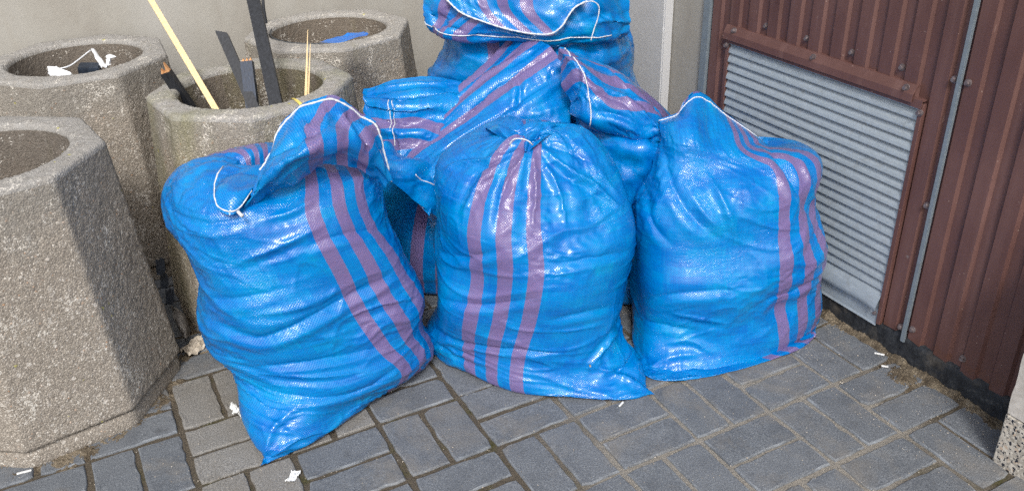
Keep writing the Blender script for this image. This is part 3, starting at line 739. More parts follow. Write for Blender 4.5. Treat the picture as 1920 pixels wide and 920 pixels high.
fsheet('scrap', [[(600, 80, 2.40), (640, 79, 2.38), (688, 68, 2.40)], [(612, 75, 2.46), (645, 70, 2.46), (690, 63, 2.45)], [(632, 70, 2.5), (655, 63, 2.52), (680, 60, 2.5)]], BLUEF, bf, seed=5)
tag(bf, 'smooth blue plastic film scrap lying inside the dark rear planter', 'film')
V = []; cx, cy = PLN['D'][:2]
for k in range(30):
    a = math.radians(150 + 110 * k / 29); wv = .03 * math.sin(math.pi * k / 29)
    V += [(cx + .187 * math.cos(a), cy + .187 * math.sin(a), HP + .001), (cx + (.186 - .25 * wv) * math.cos(a), cy + (.186 - .25 * wv) * math.sin(a), HP - .004 - wv)]
o = obj('plastic_liner', mesh_from('plastic_liner', V, [(2 * k, 2 * k + 2, 2 * k + 3, 2 * k + 1) for k in range(29)], True), LINER)
tag(o, 'grey plastic liner edge curving round the inside of the dark rear planter', 'liner')

# ---- litter on the ground
o = crumple('tissue', atZ(372, 650, 0) + np.array([0, 0, .0]), .046, .026, .0045, RAG, 21, rotz=.6, outline=.08); tag(o, 'crumpled beige tissue on the paving beside the nearest planter', 'tissue')
rg = empty('grey_rag', tuple(atZ(345, 628)))
G = patch([[atZ(320, 570, .10), atZ(326, 575, .10), atZ(332, 578, .09)], [atZ(324, 590, .07), atZ(337, 590, .075), atZ(347, 592, .06)], [atZ(333, 615, .035), atZ(345, 612, .045), atZ(354, 608, .03)], [atZ(346, 634, .008), atZ(352, 634, .015), atZ(356, 630, .008)]], 14, 22)
U, V = np.meshgrid(np.linspace(0, 1, 14), np.linspace(0, 1, 22)); G += (.005 * fnoise(U, V, .8, 4, 20, 4))[..., None] * np.array([-.4, -.6, .6])
put(obj('cloth', mesh_from('cloth', G.reshape(-1, 3), [(j * 14 + i, j * 14 + i + 1, (j + 1) * 14 + i + 1, (j + 1) * 14 + i) for j in range(21) for i in range(13)], True), RAGG), rg)
tag(rg, 'limp grey rag hanging between the two left planters', 'rag')
for (u, v, zz, s, a, lb) in ((301, 500, .16, .024, .3, 'jagged dark roofing shard standing highest between the two left planters'), (308, 527, .11, .021, .6, 'small dark slate piece in the middle of the gap between planters'), (318, 556, .06, .022, 1.0, 'dark slate piece just above the grey rag between planters')):
    b = MB(); q = [(-.5, -.6), (.3, -.7), (.55, -.2), (.5, .6), (.1, .75), (-.1, .5), (-.45, .65)]
    b.prism([(x * s, y * s * 1.5) for x, y in q], 'y', -.004, .004); o = obj('slate_shard', fixn(b.mesh('slate_shard')), TAR); o.location = tuple(atZ(u, v, zz)); o.rotation_euler = (-.4, .2 * a, -.3 + a * .3)
    tag(o, lb, 'shard', 'dark shards between the planters')
o = crumple('paper_scrap', atZ(550, 894), .0165, .0105, .0016, PAPER, 31, rotz=.9, outline=.2); tag(o, 'flat white paper scrap on the paving below the left sack corner', 'paper')
t2 = empty('torn_tissue', tuple(atZ(462, 776)))
o = crumple('tuft', np.zeros(3), .024, .009, .004, PAPER, 33, rotz=.1, outline=.15); o.parent = t2; o.location = (.008, 0, 0)
o = crumple('tuft', np.zeros(3), .008, .018, .004, PAPER, 35, rotz=.2, outline=.15, lift=.012); o.parent = t2; o.location = (-.022, .014, 0)
tag(t2, 'torn white tissue on the pale pavers left of the left sack', 'tissue')
for (u, v, L, a, lb) in ((1649, 663, .024, -.9, 'small white stick litter nearest the vent on the dirt drift'), (1659, 686, .016, -.7, 'short white stub litter on the dirt near the wall'), (1165, 757, .02, .5, 'white sliver litter in the joint below the centre sack'), (45, 884, .03, -.1, 'thin white sliver at the foot of the nearest planter')):
    p = atZ(u, v, .005); d = np.array([math.cos(a), math.sin(a), 0]); o = bar('litter_stick', p - d * L / 2, p + d * L / 2, .004, .0025, PAPER); tag(o, lb, 'litter')

# ================================================================== SACKS
def edge_rest(P, ax, closed):
    Q = np.roll(P, -1, ax) if closed else np.take(P, range(1, P.shape[ax]), ax)
    A = P if closed else np.take(P, range(P.shape[ax] - 1), ax)
    return np.linalg.norm(Q - A, axis=2)
def normals(P, closed):
    du = (np.roll(P, -1, 1) - np.roll(P, 1, 1)) if closed else np.gradient(P, axis=1)
    dv = np.gradient(P, axis=0); N = np.cross(du, dv); return N / (np.linalg.norm(N, axis=2)[..., None] + 1e-9)
def wrinkle(P, closed, eu, ev, out, inn, iters, amp, seed, lap=.02, zmin=None, noise=None, pull=.02, fixrows=()):
    """relax a cloth that has a little more length (eu, ev) than its target surface, so that it buckles within a shell round it"""
    nv, nu = P.shape[:2]; N = normals(P, closed)
    Lu = edge_rest(P, 1, closed); Lv = edge_rest(P, 0, False)
    def ex(e, L): e = np.asarray(e); return L * (1 + (e[:L.shape[0], :L.shape[1]] if e.ndim == 2 else e))
    Ru, Rv = ex(eu, Lu), ex(ev, Lv)
    def diag(X, s):
        if closed: return np.roll(X[1:], -s, 1) - X[:-1]
        return (X[1:, 1:] - X[:-1, :-1]) if s == 1 else (X[1:, :-1] - X[:-1, 1:])
    me = float(np.mean(eu)) * .5 + float(np.mean(ev)) * .5
    Rd = [np.linalg.norm(diag(P, s), axis=2) * (1 + me) for s in (1, -1)]
    X = P + N * (amp * noise)[..., None]
    def cor(e, R, w):
        l = np.sqrt((e * e).sum(2)) + 1e-9; return e * (w * .5 * (l - R) / l)[..., None]
    for it in range(iters):
        D = np.zeros_like(X)
        if closed:
            c = cor(np.roll(X, -1, 1) - X, Ru, 1); D += c; D -= np.roll(c, 1, 1)
        else:
            c = cor(X[:, 1:] - X[:, :-1], Ru, 1); D[:, :-1] += c; D[:, 1:] -= c
        c = cor(X[1:] - X[:-1], Rv, 1); D[:-1] += c; D[1:] -= c
        for s, R in zip((1, -1), Rd):
            c = cor(diag(X, s), R, .4)
            if closed: D[:-1] += c; D[1:] -= np.roll(c, s, 1)
            elif s == 1: D[:-1, :-1] += c; D[1:, 1:] -= c
            else: D[:-1, 1:] += c; D[1:, :-1] -= c
        X = X + D * .45
        if lap:
            A = X.copy()
            if closed: m_ = (np.roll(X, 1, 1) + np.roll(X, -1, 1)) * .5
            else: m_ = X.copy(); m_[:, 1:-1] = (X[:, 2:] + X[:, :-2]) * .5
            A[1:-1] = (X[2:] + X[:-2]) * .25 + m_[1:-1] * .5
            X = X + lap * (A - X)
        d = ((X - P) * N).sum(2); T = X - P - N * d[..., None]
        X = P + N * np.clip(d, -inn, out)[..., None] + T * (1 - pull)
        if zmin is not None: X[..., 2] = np.maximum(X[..., 2], zmin)
        for k in fixrows: X[k] = P[k]
    # crisp the folds: what the relaxation rounded off
    d = ((X - P) * N).sum(2); s = d.copy()
    for _ in range(6):
        m_ = (np.roll(s, 1, 1) + np.roll(s, -1, 1)) * .5 if closed else np.concatenate([s[:, :1], (s[:, 2:] + s[:, :-2]) * .5, s[:, -1:]], 1)
        s[1:-1] = (s[2:] + s[:-2]) * .25 + m_[1:-1] * .5
    X = X + N * np.clip(.35 * (d - s), -.003, .003)[..., None]
    if zmin is not None: X[..., 2] = np.maximum(X[..., 2], zmin)
    return X
def grid_mesh(name, X, closed, UV, mat=None):
    nv, nu = X.shape[:2]; me = bpy.data.meshes.new(name)
    nu_f = nu if closed else nu - 1
    I, J = np.meshgrid(np.arange(nu_f), np.arange(nv - 1)); I1 = (I + 1) % nu
    Q = np.stack([J * nu + I, J * nu + I1, (J + 1) * nu + I1, (J + 1) * nu + I], -1).reshape(-1, 4)
    me.vertices.add(nu * nv); me.vertices.foreach_set('co', X.astype(np.float32).ravel())
    me.loops.add(Q.size); me.loops.foreach_set('vertex_index', Q.astype(np.int32).ravel())
    me.polygons.add(len(Q)); me.polygons.foreach_set('loop_start', np.arange(0, Q.size, 4, dtype=np.int32))
    uvl = me.uv_layers.new(name='UVMap')
    uu = UV[..., 0]; vv = UV[..., 1]
    step = (uu[:, 1] - uu[:, 0])[:, None]
    U4 = np.stack([uu[J, I], uu[J, I] + (uu[0, 1] - uu[0, 0] if closed else 0), 0 * J, uu[J + 1, I]], -1).astype(float)
    if closed:
        s = uu[0, 1] - uu[0, 0]; U4 = np.stack([uu[J, I], uu[J, I] + s, uu[J + 1, I] + s, uu[J + 1, I]], -1)
    else: U4 = np.stack([uu[J, I], uu[J, I1], uu[J + 1, I1], uu[J + 1, I]], -1)
    V4 = np.stack([vv[J, I], vv[J, I1], vv[J + 1, I1], vv[J + 1, I]], -1)
    uvl.data.foreach_set('uv', np.stack([U4, V4], -1).astype(np.float32).ravel())
    me.update(calc_edges=True); me.validate()
    me.polygons.foreach_set('use_smooth', [True] * len(me.polygons))
    me.materials.append(mat or SACK); return me
def ring(L, R, df, db, e=2.3, n=240, sag=0.0):
    L, R = np.array(L, float), np.array(R, float); c = (L + R) / 2; a = (R - L) / 2
    f = np.array([-a[1], a[0], 0.0]); f /= np.linalg.norm(f) + 1e-9
    if f @ FW < 0: f = -f
    t = np.linspace(.5 * math.pi, 2.5 * math.pi, n, endpoint=False); ct, st = np.cos(t), np.sin(t)
    x = np.sign(ct) * abs(ct) ** (2 / e); y = np.sign(st) * abs(st) ** (2 / e)
    P = c + x[:, None] * a + (y * np.where(y > 0, db, df))[:, None] * f
    P[:, 2] -= sag * np.clip(-y, 0, 1)
    return P
CIRC = 1.24
def path_ring(pts, d, n=240):
    """flattened ring whose front and back both follow one path from left to right"""
    Q = respace(crv(np.array(pts), 100)[:, None, :], n // 2)[:, 0]; f = FW * d
    e = np.sin(np.linspace(0, math.pi, n // 2)) ** .6
    k = n // 4
    back = (Q + f * e[:, None])[::-1]; front = Q - f * e[:, None]
    return np.concatenate([back[k:], front, back[:k]])
def creases(G, N, lst):
    C3 = (G.reshape(-1, 3) - CAM) @ RC.T; px = np.stack([960 + FPX * C3[:, 0] / C3[:, 2], 460 + FPX * C3[:, 1] / C3[:, 2]], 1)
    facing = ((CAM - G) * N).sum(2).ravel() > 0; idx = np.where(facing)[0]; flat = G.reshape(-1, 3); Nf = N.reshape(-1, 3)
    H = np.zeros(len(flat))
    for pts, dep, w in lst:
        q = crv(np.array([(a, b_, 0.0) for a, b_ in pts]), 60)[:, :2]
        near = np.array([idx[np.argmin(((px[idx] - c) ** 2).sum(1))] for c in q]); L3 = flat[near]
        for _ in range(4): L3[1:-1] = (L3[2:] + L3[:-2] + 2 * L3[1:-1]) / 4
        T = np.gradient(L3, axis=0); T /= np.linalg.norm(T, axis=1)[:, None] + 1e-9
        lo, hi = L3.min(0) - .09, L3.max(0) + .09; sel = np.where(((flat > lo) & (flat < hi)).all(1) & facing)[0]
        D2 = ((flat[sel][:, None] - L3[None]) ** 2).sum(2); k = D2.argmin(1); d = np.sqrt(D2[np.arange(len(sel)), k])
        side = np.sign((np.cross(T[k], Nf[sel]) * (flat[sel] - L3[k])).sum(1)); t = k / 59.0
        tap = np.clip(np.sin(math.pi * np.clip(.04 + .92 * t, 0, 1)), 0, 1) ** .7; s = d * side
        H[sel] += dep * tap * (np.exp(-d / (.7 * w)) - .55 * np.exp(-((s - 1.9 * w) / (1.1 * w)) ** 2) - .2 * np.exp(-((s + 2.2 * w) / (1.4 * w)) ** 2))
    return H.reshape(G.shape[:2])
def sack_body(rings, nu, nv, stripe, seed, eu=.03, ev=.05, out=.016, inn=.010, amp=.006, lump=.008, iters=110, gather=1.0, ripple=1.0, fine=1.0, lines=()):
    R_ = np.array([path_ring(r[0], r[1]) if len(r) == 2 else ring(*r[:5]) for r in rings])
    # equal arc length round each ring, from the middle of the back
    R_ = np.array([respace(q[:, None, :], nu, True)[:, 0] for q in R_])
    G = crv(R_, 140); G = respace(G, nv)
    U = np.tile(np.linspace(0, 1, nu, endpoint=False), (nv, 1)); dv = np.linalg.norm(np.diff(G, axis=0), axis=2).mean(1); Vm = np.r_[0, np.cumsum(dv)]
    V = np.tile(Vm[:, None], (1, nu)); Um = U * CIRC
    N = normals(G, True)
    if ((N[nv // 2] * (G[nv // 2] - G[nv // 2].mean(0))).sum()) < 0: N = -N
    edge = np.clip(Vm / .12, 0, 1)[:, None] * np.clip((Vm[-1] - Vm) / .05, 0, 1)[:, None]
    G = G + N * (lump * edge * fnoise(Um, V, 2.2, 5.5, 30, seed, CIRC))[..., None]
    if lines: G = G + N * creases(G, N, lines)[..., None]
    G[..., 2] = np.maximum(G[..., 2], .003)
    top = np.clip((V / Vm[-1] - .55) / .45, 0, 1)
    # sagging creases run mostly across the sack, gathers run up to the mouth
    w = fnoise(Um, V, .8, 2.4, 16, seed + 5, CIRC)
    Vs = V + .035 * w; h = fnoise(Um, Vs, 5, 15, 60, seed + 1, CIRC, (.24, 1.0)) * .75 + .5 * fnoise(Um, Vs, 5, 12, 40, seed + 7, CIRC, (.8, .8)); g = fnoise(Um, V, 8, 20, 50, seed + 2, CIRC, (1.2, .18))
    rid = (1 - 2 * (np.minimum(np.abs(h), 1.4) / 1.4) ** .55) * 1.0
    noise = ripple * rid * (1 - top) + gather * top * g * 1.1 + .08 * fnoise(Um, V, 20, 60, 60, seed + 3, CIRC)
    patchy = np.clip(.22 + .5 * fnoise(Um, V, 1.2, 4, 20, seed + 4, CIRC), .04, 1.5)
    EU = eu * (.4 + top * 2.4 * gather) * patchy; EV = ev * (1.15 - .6 * top) * patchy
    sgn = 1.0 if ((normals(G, True)[nv // 2] * (G[nv // 2] - G[nv // 2].mean(0))).sum()) > 0 else -1.0
    o_, i_ = (out, inn) if sgn > 0 else (inn, out)
    X = wrinkle(G, True, EU, EV, o_, i_, iters, amp * sgn, seed, .004, .003, noise * patchy)
    # tight sharp crinkles, in patches
    f1 = fnoise(Um, Vs, 8, 20, 50, seed + 11, CIRC, (.2, 1.0)); f2 = fnoise(Um, Vs, 8, 18, 50, seed + 12, CIRC, (.75, .8)); f3 = fnoise(Um, V, 9, 24, 50, seed + 13, CIRC, (1.1, .16))
    m1 = np.clip(.25 + .8 * fnoise(Um, V, 1.5, 4, 20, seed + 14, CIRC), 0, 1.3); m2 = np.clip(.1 + .8 * fnoise(Um, V, 1.5, 5, 20, seed + 15, CIRC), 0, 1.2)
    k_ = lambda f, e: (1 - np.minimum(np.abs(f) * e, 1)) ** 2
    hh = fine * (.0042 * m1 * (1 - top) * k_(f1, 1.6) + .0026 * m2 * k_(f2, 1.8) + .004 * gather * top * k_(f3, 1.5))
    Nx = normals(X, True) * sgn
    X = X + Nx * (hh * edge)[..., None]; X[..., 2] = np.maximum(X[..., 2], .003)
    UV = np.stack([(U - .5) * CIRC - stripe, V], -1)
    return X, UV
def sack_patch(rows, nu, nv, seed, stripe=None, eu=.04, ev=.05, out=.010, amp=.004, iters=90, aniso=(1, 1), lines=()):
    G = patch([[atD(*p) for p in r] for r in rows], nu, nv)
    lu = np.linalg.norm(np.diff(G, axis=1), axis=2).sum(1).mean(); lv = np.linalg.norm(np.diff(G, axis=0), axis=2).sum(0).mean()
    U, V = np.meshgrid(np.linspace(0, lu, nu), np.linspace(0, lv, nv))
    if lines:
        N = normals(G, False); N *= np.sign(((CAM - G) * N).sum(2).mean())
        G = G + N * creases(G, N, lines)[..., None]
    noise = fnoise(U, V, 6, 22, 50, seed, None, aniso) + .08 * fnoise(U, V, 22, 50, 50, seed + 1)
    X = wrinkle(G, False, eu, ev, out, out, iters, amp, seed, .015, .003, noise)
    f1 = fnoise(U, V, 8, 22, 40, seed + 3, None, aniso); m1 = np.clip(.3 + .7 * fnoise(U, V, 2, 6, 20, seed + 4), 0, 1.2); N = normals(X, False); N *= np.sign(((CAM - X) * N).sum(2).mean())
    X = X + N * (.0022 * m1 * (1 - np.minimum(np.abs(f1) * 1.6, 1)) ** 2)[..., None]
    UV = np.stack([U - (stripe if stripe is not None else 0), V], -1)
    return X, UV
def stitch(X, rows, name, root, r=.0021, off=.0015, cols=None):
    P = X[rows] if np.isscalar(rows) else np.array(rows)
    if cols: P = P[cols[0]:cols[1]]
    N = CAM - P; N /= np.linalg.norm(N, axis=1)[:, None]
    Q = P + N * off; k = np.arange(len(Q)); rr = r * (1 + .25 * np.sin(k * 1.9))
    b = MB(); b.tube(Q, rr, 6); o = b.build(name, STITCH, None, True); o.parent = root; return o
def sack(loc, label):
    r = empty('rubble_sack', tuple(loc)); return tag(r, label, 'sack', 'blue woven rubble sacks in the pile')
def part(name, X, UV, closed, root, half=.0158):
    o = obj(name, grid_mesh(name, X, closed, UV)); o['stripe'] = half; global LAST; LAST = put(o, root); return LAST
g0 = lambda u, v, z=.003: atZ(u, v, z)
D_ = atD

# ---- left sack ---------------------------------------------------
sL = sack(g0(640, 770, 0), 'blue striped sack at the left with its stitched mouth flopped open')
rings = [(g0(487, 876), g0(778, 668), .012, .03, 1.6),
         (g0(500, 862, .006), g0(782, 662, .006), .045, .10, 1.8),
         (D_(492, 838, 1.545), D_(792, 645, 1.945), .085, .17, 2.0),
         (D_(478, 765, 1.60), D_(800, 605, 1.95), .125, .20, 2.2),
         (D_(430, 690, 1.68), D_(786, 560, 1.93), .155, .21, 2.3),
         (D_(378, 590, 1.72), D_(762, 495, 1.91), .17, .21, 2.4),
         (D_(350, 495, 1.74), D_(738, 440, 1.90), .18, .20, 2.4),
         (D_(320, 415, 1.76), D_(714, 378, 1.89), .18, .19, 2.4),
         (D_(320, 362, 1.78), D_(695, 330, 1.89), .165, .18, 2.3),
         (D_(345, 325, 1.80), D_(690, 305, 1.90), .125, .155, 2.1),
         (D_(400, 303, 1.82), D_(660, 280, 1.90), .075, .11, 2.0),
         (D_(440, 303, 1.83), D_(610, 285, 1.89), .045, .06, 2.0),
         (D_(450, 330, 1.83), D_(590, 318, 1.87), .035, .04, 2.0)]
X, UV = sack_body(rings, 300, 236, .138, 101, eu=.018, ev=.06, amp=.007, lump=.009, gather=.5, lines=[
    ([(395, 600), (480, 634), (555, 610), (645, 560), (725, 520)], -.013, .013), ([(476, 728), (595, 745), (680, 730), (745, 690)], -.009, .010), ([(460, 690), (560, 680), (640, 668), (710, 650)], -.008, .010),
    ([(385, 560), (450, 560), (530, 540)], -.006, .012), ([(492, 862), (515, 800), (560, 762)], .008, .009), ([(494, 868), (560, 822), (640, 800)], .006, .008),
    ([(495, 412), (550, 396), (600, 366)], .008, .008), ([(450, 490), (523, 462), (608, 420)], .008, .009), ([(320, 395), (380, 420), (470, 410)], -.006, .012),
    ([(640, 600), (700, 575), (770, 560)], .007, .009), ([(560, 470), (640, 440), (720, 430)], -.007, .010), ([(480, 590), (560, 575), (640, 540)], .006, .008), ([(500, 700), (590, 706), (660, 700)], .007, .007)])
part('sack_body', X, UV, True, sL)
X, UV = sack_patch([[(450, 402, 1.73), (510, 364, 1.72), (570, 328, 1.73), (630, 305, 1.75), (680, 322, 1.79), (722, 350, 1.84)],
                    [(458, 384, 1.67), (510, 338, 1.655), (570, 295, 1.66), (628, 272, 1.70), (684, 286, 1.76), (728, 342, 1.82)],
                    [(476, 350, 1.69), (512, 296, 1.70), (562, 248, 1.72), (630, 228, 1.75), (694, 252, 1.79), (732, 338, 1.82)],
                    [(492, 316, 1.73), (504, 283, 1.75), (545, 217, 1.79), (612, 182, 1.81), (650, 194, 1.82), (694, 222, 1.83), (716, 262, 1.83), (736, 340, 1.83)]], 90, 46, 110, .27, eu=.03, ev=.04, lines=[([(468, 366), (520, 318), (600, 268)], .014, .008), ([(505, 300), (560, 262), (625, 235)], -.014, .014), ([(650, 205), (672, 240), (700, 300)], -.012, .010), ([(600, 195), (612, 225), (600, 262)], .008, .009), ([(560, 225), (575, 245), (568, 275)], .008, .009)])
part('mouth_flap', X, UV, False, sL); stitch(X, 43, 'hem_stitching', LAST, .0024)
X, UV = sack_patch([[(424, 322, 1.78), (455, 318, 1.80), (492, 318, 1.79)], [(406, 350, 1.70), (440, 352, 1.68), (480, 346, 1.71)], [(401, 372, 1.665), (408, 392, 1.65), (430, 402, 1.635), (450, 392, 1.65), (472, 356, 1.69)]], 44, 30, 113, 0, eu=.02, ev=.03, amp=.002)
part('mouth_pouch', X, UV, False, sL, -1.0)
stitch(X, [D_(418, 312, 1.735), D_(408, 326, 1.70), D_(402, 345, 1.68)] + list(X[28][::2]), 'hem_stitching', LAST, .0015)
b = MB(); b.tube([D_(446, 396, 1.63), D_(450, 401, 1.625), D_(455, 405, 1.62)], [.004, .0035, .0045], 6); put(b.build('thread_end', STITCH, smooth=True), sL)

# ---- centre sack --------------------------------------------------
sC = sack(g0(1010, 690, 0), 'blue striped sack in the front centre, its gathered top twisted shut')
rings = [(g0(806, 632), g0(1228, 739), .012, .03, 1.5),
         (g0(812, 640, .006), g0(1208, 735, .006), .095, .10, 1.9),
         (D_(806, 622, 1.985), D_(1196, 715, 1.76), .128, .16, 2.0),
         (D_(810, 585, 1.97), D_(1168, 640, 1.84), .155, .19, 2.2),
         (D_(824, 510, 1.96), D_(1172, 540, 1.89), .18, .20, 2.4),
         (D_(820, 430, 1.96), D_(1182, 445, 1.92), .185, .20, 2.4),
         (D_(814, 370, 1.96), D_(1174, 380, 1.93), .175, .19, 2.3),
         (D_(822, 315, 1.96), D_(1158, 320, 1.95), .145, .17, 2.2),
         (D_(866, 272, 1.96), D_(1118, 268, 1.97), .10, .14, 2.1),
         (D_(915, 250, 1.95), D_(1075, 243, 1.98), .055, .09, 2.0),
         (D_(955, 250, 1.93), D_(1030, 245, 1.95), .025, .04, 2.0),
         (D_(975, 268, 1.91), D_(1003, 266, 1.92), .010, .012, 2.0)]
X, UV = sack_body(rings, 290, 230, -.048, 202, eu=.016, ev=.04, amp=.006, lump=.008, gather=.55, lines=[
    ([(978, 280), (930, 296), (860, 306), (835, 320)], .010, .007), ([(975, 290), (905, 335), (868, 400)], .012, .009), ([(985, 285), (945, 350), (930, 430)], -.009, .009), ([(1000, 285), (1004, 350), (1000, 420)], .010, .008),
    ([(1012, 275), (1060, 315), (1110, 345), (1165, 390)], .014, .009), ([(1010, 285), (1045, 350), (1062, 420)], .008, .009), ([(1020, 270), (1070, 285), (1120, 310)], -.008, .010), ([(1100, 290), (1130, 330), (1165, 370)], .006, .010),
    ([(1168, 605), (1135, 650), (1108, 686)], .010, .008), ([(1224, 737), (1170, 706), (1110, 686)], .009, .008), ([(1190, 660), (1165, 690), (1130, 720)], -.009, .009), ([(806, 610), (860, 640), (960, 655), (1060, 660)], -.009, .010),
    ([(806, 625), (860, 662), (930, 690)], .006, .008), ([(820, 560), (900, 572), (1000, 560)], -.006, .010), ([(1000, 508), (1100, 486), (1186, 470)], -.007, .010), ([(1030, 600), (1100, 585), (1170, 570)], -.006, .010), ([(815, 470), (870, 482), (940, 470)], -.006, .009)])
part('sack_body', X, UV, True, sC)
X, UV = sack_patch([[(972, 280, 1.885), (984, 284, 1.875), (998, 280, 1.88)], [(945, 262, 1.915), (970, 262, 1.90), (1000, 258, 1.90), (1030, 255, 1.92)], [(915, 245, 1.97), (950, 240, 1.95), (1000, 230, 1.95), (1050, 228, 1.97), (1095, 245, 1.99)], [(910, 262, 2.04), (950, 250, 2.03), (1000, 240, 2.03), (1050, 240, 2.04), (1100, 262, 2.05)]], 80, 50, 208, 0, eu=.10, ev=.05, out=.014, amp=.008, aniso=(1.2, .35))
part('gathered_top', X, UV, False, sC, -1.0)
stitch(X, crv(np.array([D_(955, 272, 1.845), D_(962, 262, 1.84), D_(975, 260, 1.835), D_(990, 264, 1.835), D_(999, 272, 1.84)]), 14), 'hem_stitching', LAST, .0016)
b = MB(); b.tube([D_(1106, 684, 1.715), D_(1107, 687, 1.703)], [.003, .0018], 6); put(b.build('poking_point', RAG, smooth=True), sC)

# ---- right sack ---------------------------------------------------
sR = sack(g0(1370, 655, 0), 'blue striped sack at the right standing against the louvred vent')
rings = [(g0(1206, 702), g0(1505, 618), .015, .05, 1.7),
         (g0(1208, 700, .006), g0(1512, 610, .006), .085, .12, 2.2),
         (D_(1204, 680, 1.87), D_(1520, 590, 2.05), .115, .15, 2.4),
         (D_(1197, 620, 1.93), D_(1524, 555, 2.06), .145, .17, 2.5),
         (D_(1192, 545, 1.97), D_(1514, 490, 2.07), .165, .18, 2.6),
         (D_(1188, 470, 1.99), D_(1518, 420, 2.07), .17, .18, 2.6),
         (D_(1196, 400, 2.01), D_(1524, 352, 2.08), .165, .17, 2.6),
         (D_(1213, 335, 2.03), D_(1522, 305, 2.09), .145, .15, 2.6),
         (D_(1228, 285, 2.05), D_(1505, 276, 2.11), .12, .12, 2.4),
         ([D_(*q) for q in [(1238, 262, 2.06), (1290, 250, 2.05), (1340, 252, 2.07), (1400, 262, 2.11), (1450, 270, 2.12)]], .085),
         ([D_(*q) for q in [(1236, 238, 2.09), (1270, 228, 2.09), (1300, 210, 2.10), (1340, 222, 2.12), (1390, 246, 2.13), (1436, 267, 2.13)]], .050),
         ([D_(*q) for q in [(1235, 224, 2.11), (1252, 219, 2.11), (1272, 211, 2.12), (1284, 190, 2.135), (1304, 173, 2.15), (1328, 182, 2.155), (1352, 205, 2.155), (1392, 234, 2.15), (1430, 266, 2.14)]], .007)]
X, UV = sack_body(rings, 290, 230, .145, 303, eu=.014, ev=.04, amp=.006, lump=.008, gather=.2, lines=[
    ([(1240, 262), (1262, 350), (1300, 410), (1345, 445)], -.009, .013), ([(1330, 330), (1362, 390), (1382, 450)], .008, .010), ([(1290, 355), (1320, 400), (1350, 430)], .006, .010),
    ([(1440, 275), (1482, 335), (1528, 420)], -.010, .012), ([(1495, 285), (1518, 340), (1528, 400)], .006, .009), ([(1265, 588), (1310, 596), (1360, 606)], .008, .009),
    ([(1255, 640), (1300, 640), (1335, 662)], .007, .009), ([(1195, 565), (1260, 552), (1340, 545), (1420, 540)], -.006, .012), ([(1200, 600), (1260, 612), (1300, 618)], -.006, .010),
    ([(1210, 690), (1260, 668), (1320, 662)], .006, .010), ([(1440, 560), (1490, 545), (1528, 520)], -.008, .011), ([(1210, 350), (1225, 420), (1260, 460)], -.006, .012)])
part('sack_body', X, UV, True, sR)
m_ = X.shape[1] // 4; stitch(X, X[-3][m_:3 * m_ + 1], 'hem_stitching', LAST, .0015)

# ---- rear left sack -------------------------------------------------
sBL = sack(g0(840, 520, 0), 'blue sack behind the left and centre sacks, ruffled neck pointing left')
rings = [(D_(720, 500, 2.40), D_(960, 500, 2.42), .16, .15, 2.0), (D_(700, 485, 2.40), D_(985, 490, 2.42), .20, .18, 2.3), (D_(690, 420, 2.40), D_(1000, 420, 2.42), .20, .18, 2.3),
         (D_(700, 330, 2.40), D_(1010, 320, 2.42), .20, .17, 2.3), (D_(730, 255, 2.40), D_(1025, 235, 2.42), .18, .15, 2.2), (D_(790, 200, 2.40), D_(1040, 175, 2.41), .14, .12, 2.0),
         (D_(860, 168, 2.40), D_(1040, 140, 2.40), .07, .07, 2.0), (D_(920, 160, 2.40), D_(1000, 140, 2.40), .02, .02, 2.0)]
X, UV = sack_body(rings, 150, 100, -.02, 404, amp=.006, iters=70)
part('sack_body', X, UV, True, sBL)
X, UV = sack_patch([[(955, 70, 2.40), (1005, 72, 2.34), (1045, 104, 2.28), (1068, 180, 2.22), (1068, 235, 2.17)],
                    [(890, 142, 2.35), (930, 135, 2.29), (970, 158, 2.23), (1003, 205, 2.17), (1012, 248, 2.14)],
                    [(850, 170, 2.33), (865, 192, 2.26), (890, 212, 2.21), (920, 245, 2.14), (940, 275, 2.10)],
                    [(820, 200, 2.31), (815, 238, 2.25), (830, 255, 2.19), (850, 280, 2.12), (870, 305, 2.07)],
                    [(760, 255, 2.27), (762, 278, 2.21), (775, 295, 2.15), (792, 325, 2.09), (818, 365, 2.05)],
                    [(722, 320, 2.18), (738, 330, 2.14), (752, 345, 2.10), (775, 372, 2.05), (806, 405, 2.02)]], 80, 110, 410, .07, eu=.03, ev=.02, out=.012, amp=.004, aniso=(1.3, .3), lines=[([(1040, 95), (930, 165), (850, 235), (770, 300)], -.016, .014), ([(1000, 90), (880, 165), (800, 250)], .012, .010), ([(1060, 150), (960, 215), (860, 270), (790, 330)], .014, .010), ([(1000, 225), (900, 262), (830, 320)], -.014, .012), ([(972, 140), (975, 175), (968, 215)], -.010, .008), ([(900, 280), (840, 320), (810, 380)], .010, .009)])
part('draped_neck', X, UV, False, sBL)
X, UV = sack_patch([[(885, 160, 2.34), (880, 205, 2.27), (845, 262, 2.22), (810, 300, 2.18)], [(800, 140, 2.36), (800, 190, 2.26), (790, 240, 2.21), (772, 300, 2.17)],
                    [(738, 146, 2.36), (735, 195, 2.25), (738, 240, 2.21), (738, 305, 2.17)], [(702, 163, 2.35), (692, 195, 2.28), (700, 240, 2.24), (720, 305, 2.18)], [(682, 166, 2.33), (680, 185, 2.29), (690, 225, 2.27), (715, 295, 2.2)]], 80, 80, 420, .215, eu=.06, ev=.02, out=.014, amp=.005, aniso=(1.3, .35), lines=[([(690, 180), (760, 185), (860, 175)], -.014, .012), ([(700, 220), (760, 235), (830, 215)], -.014, .012), ([(690, 200), (760, 210), (840, 200)], .012, .010), ([(705, 165), (760, 158), (830, 155)], .010, .010), ([(735, 185), (742, 230), (750, 285)], .008, .007)])
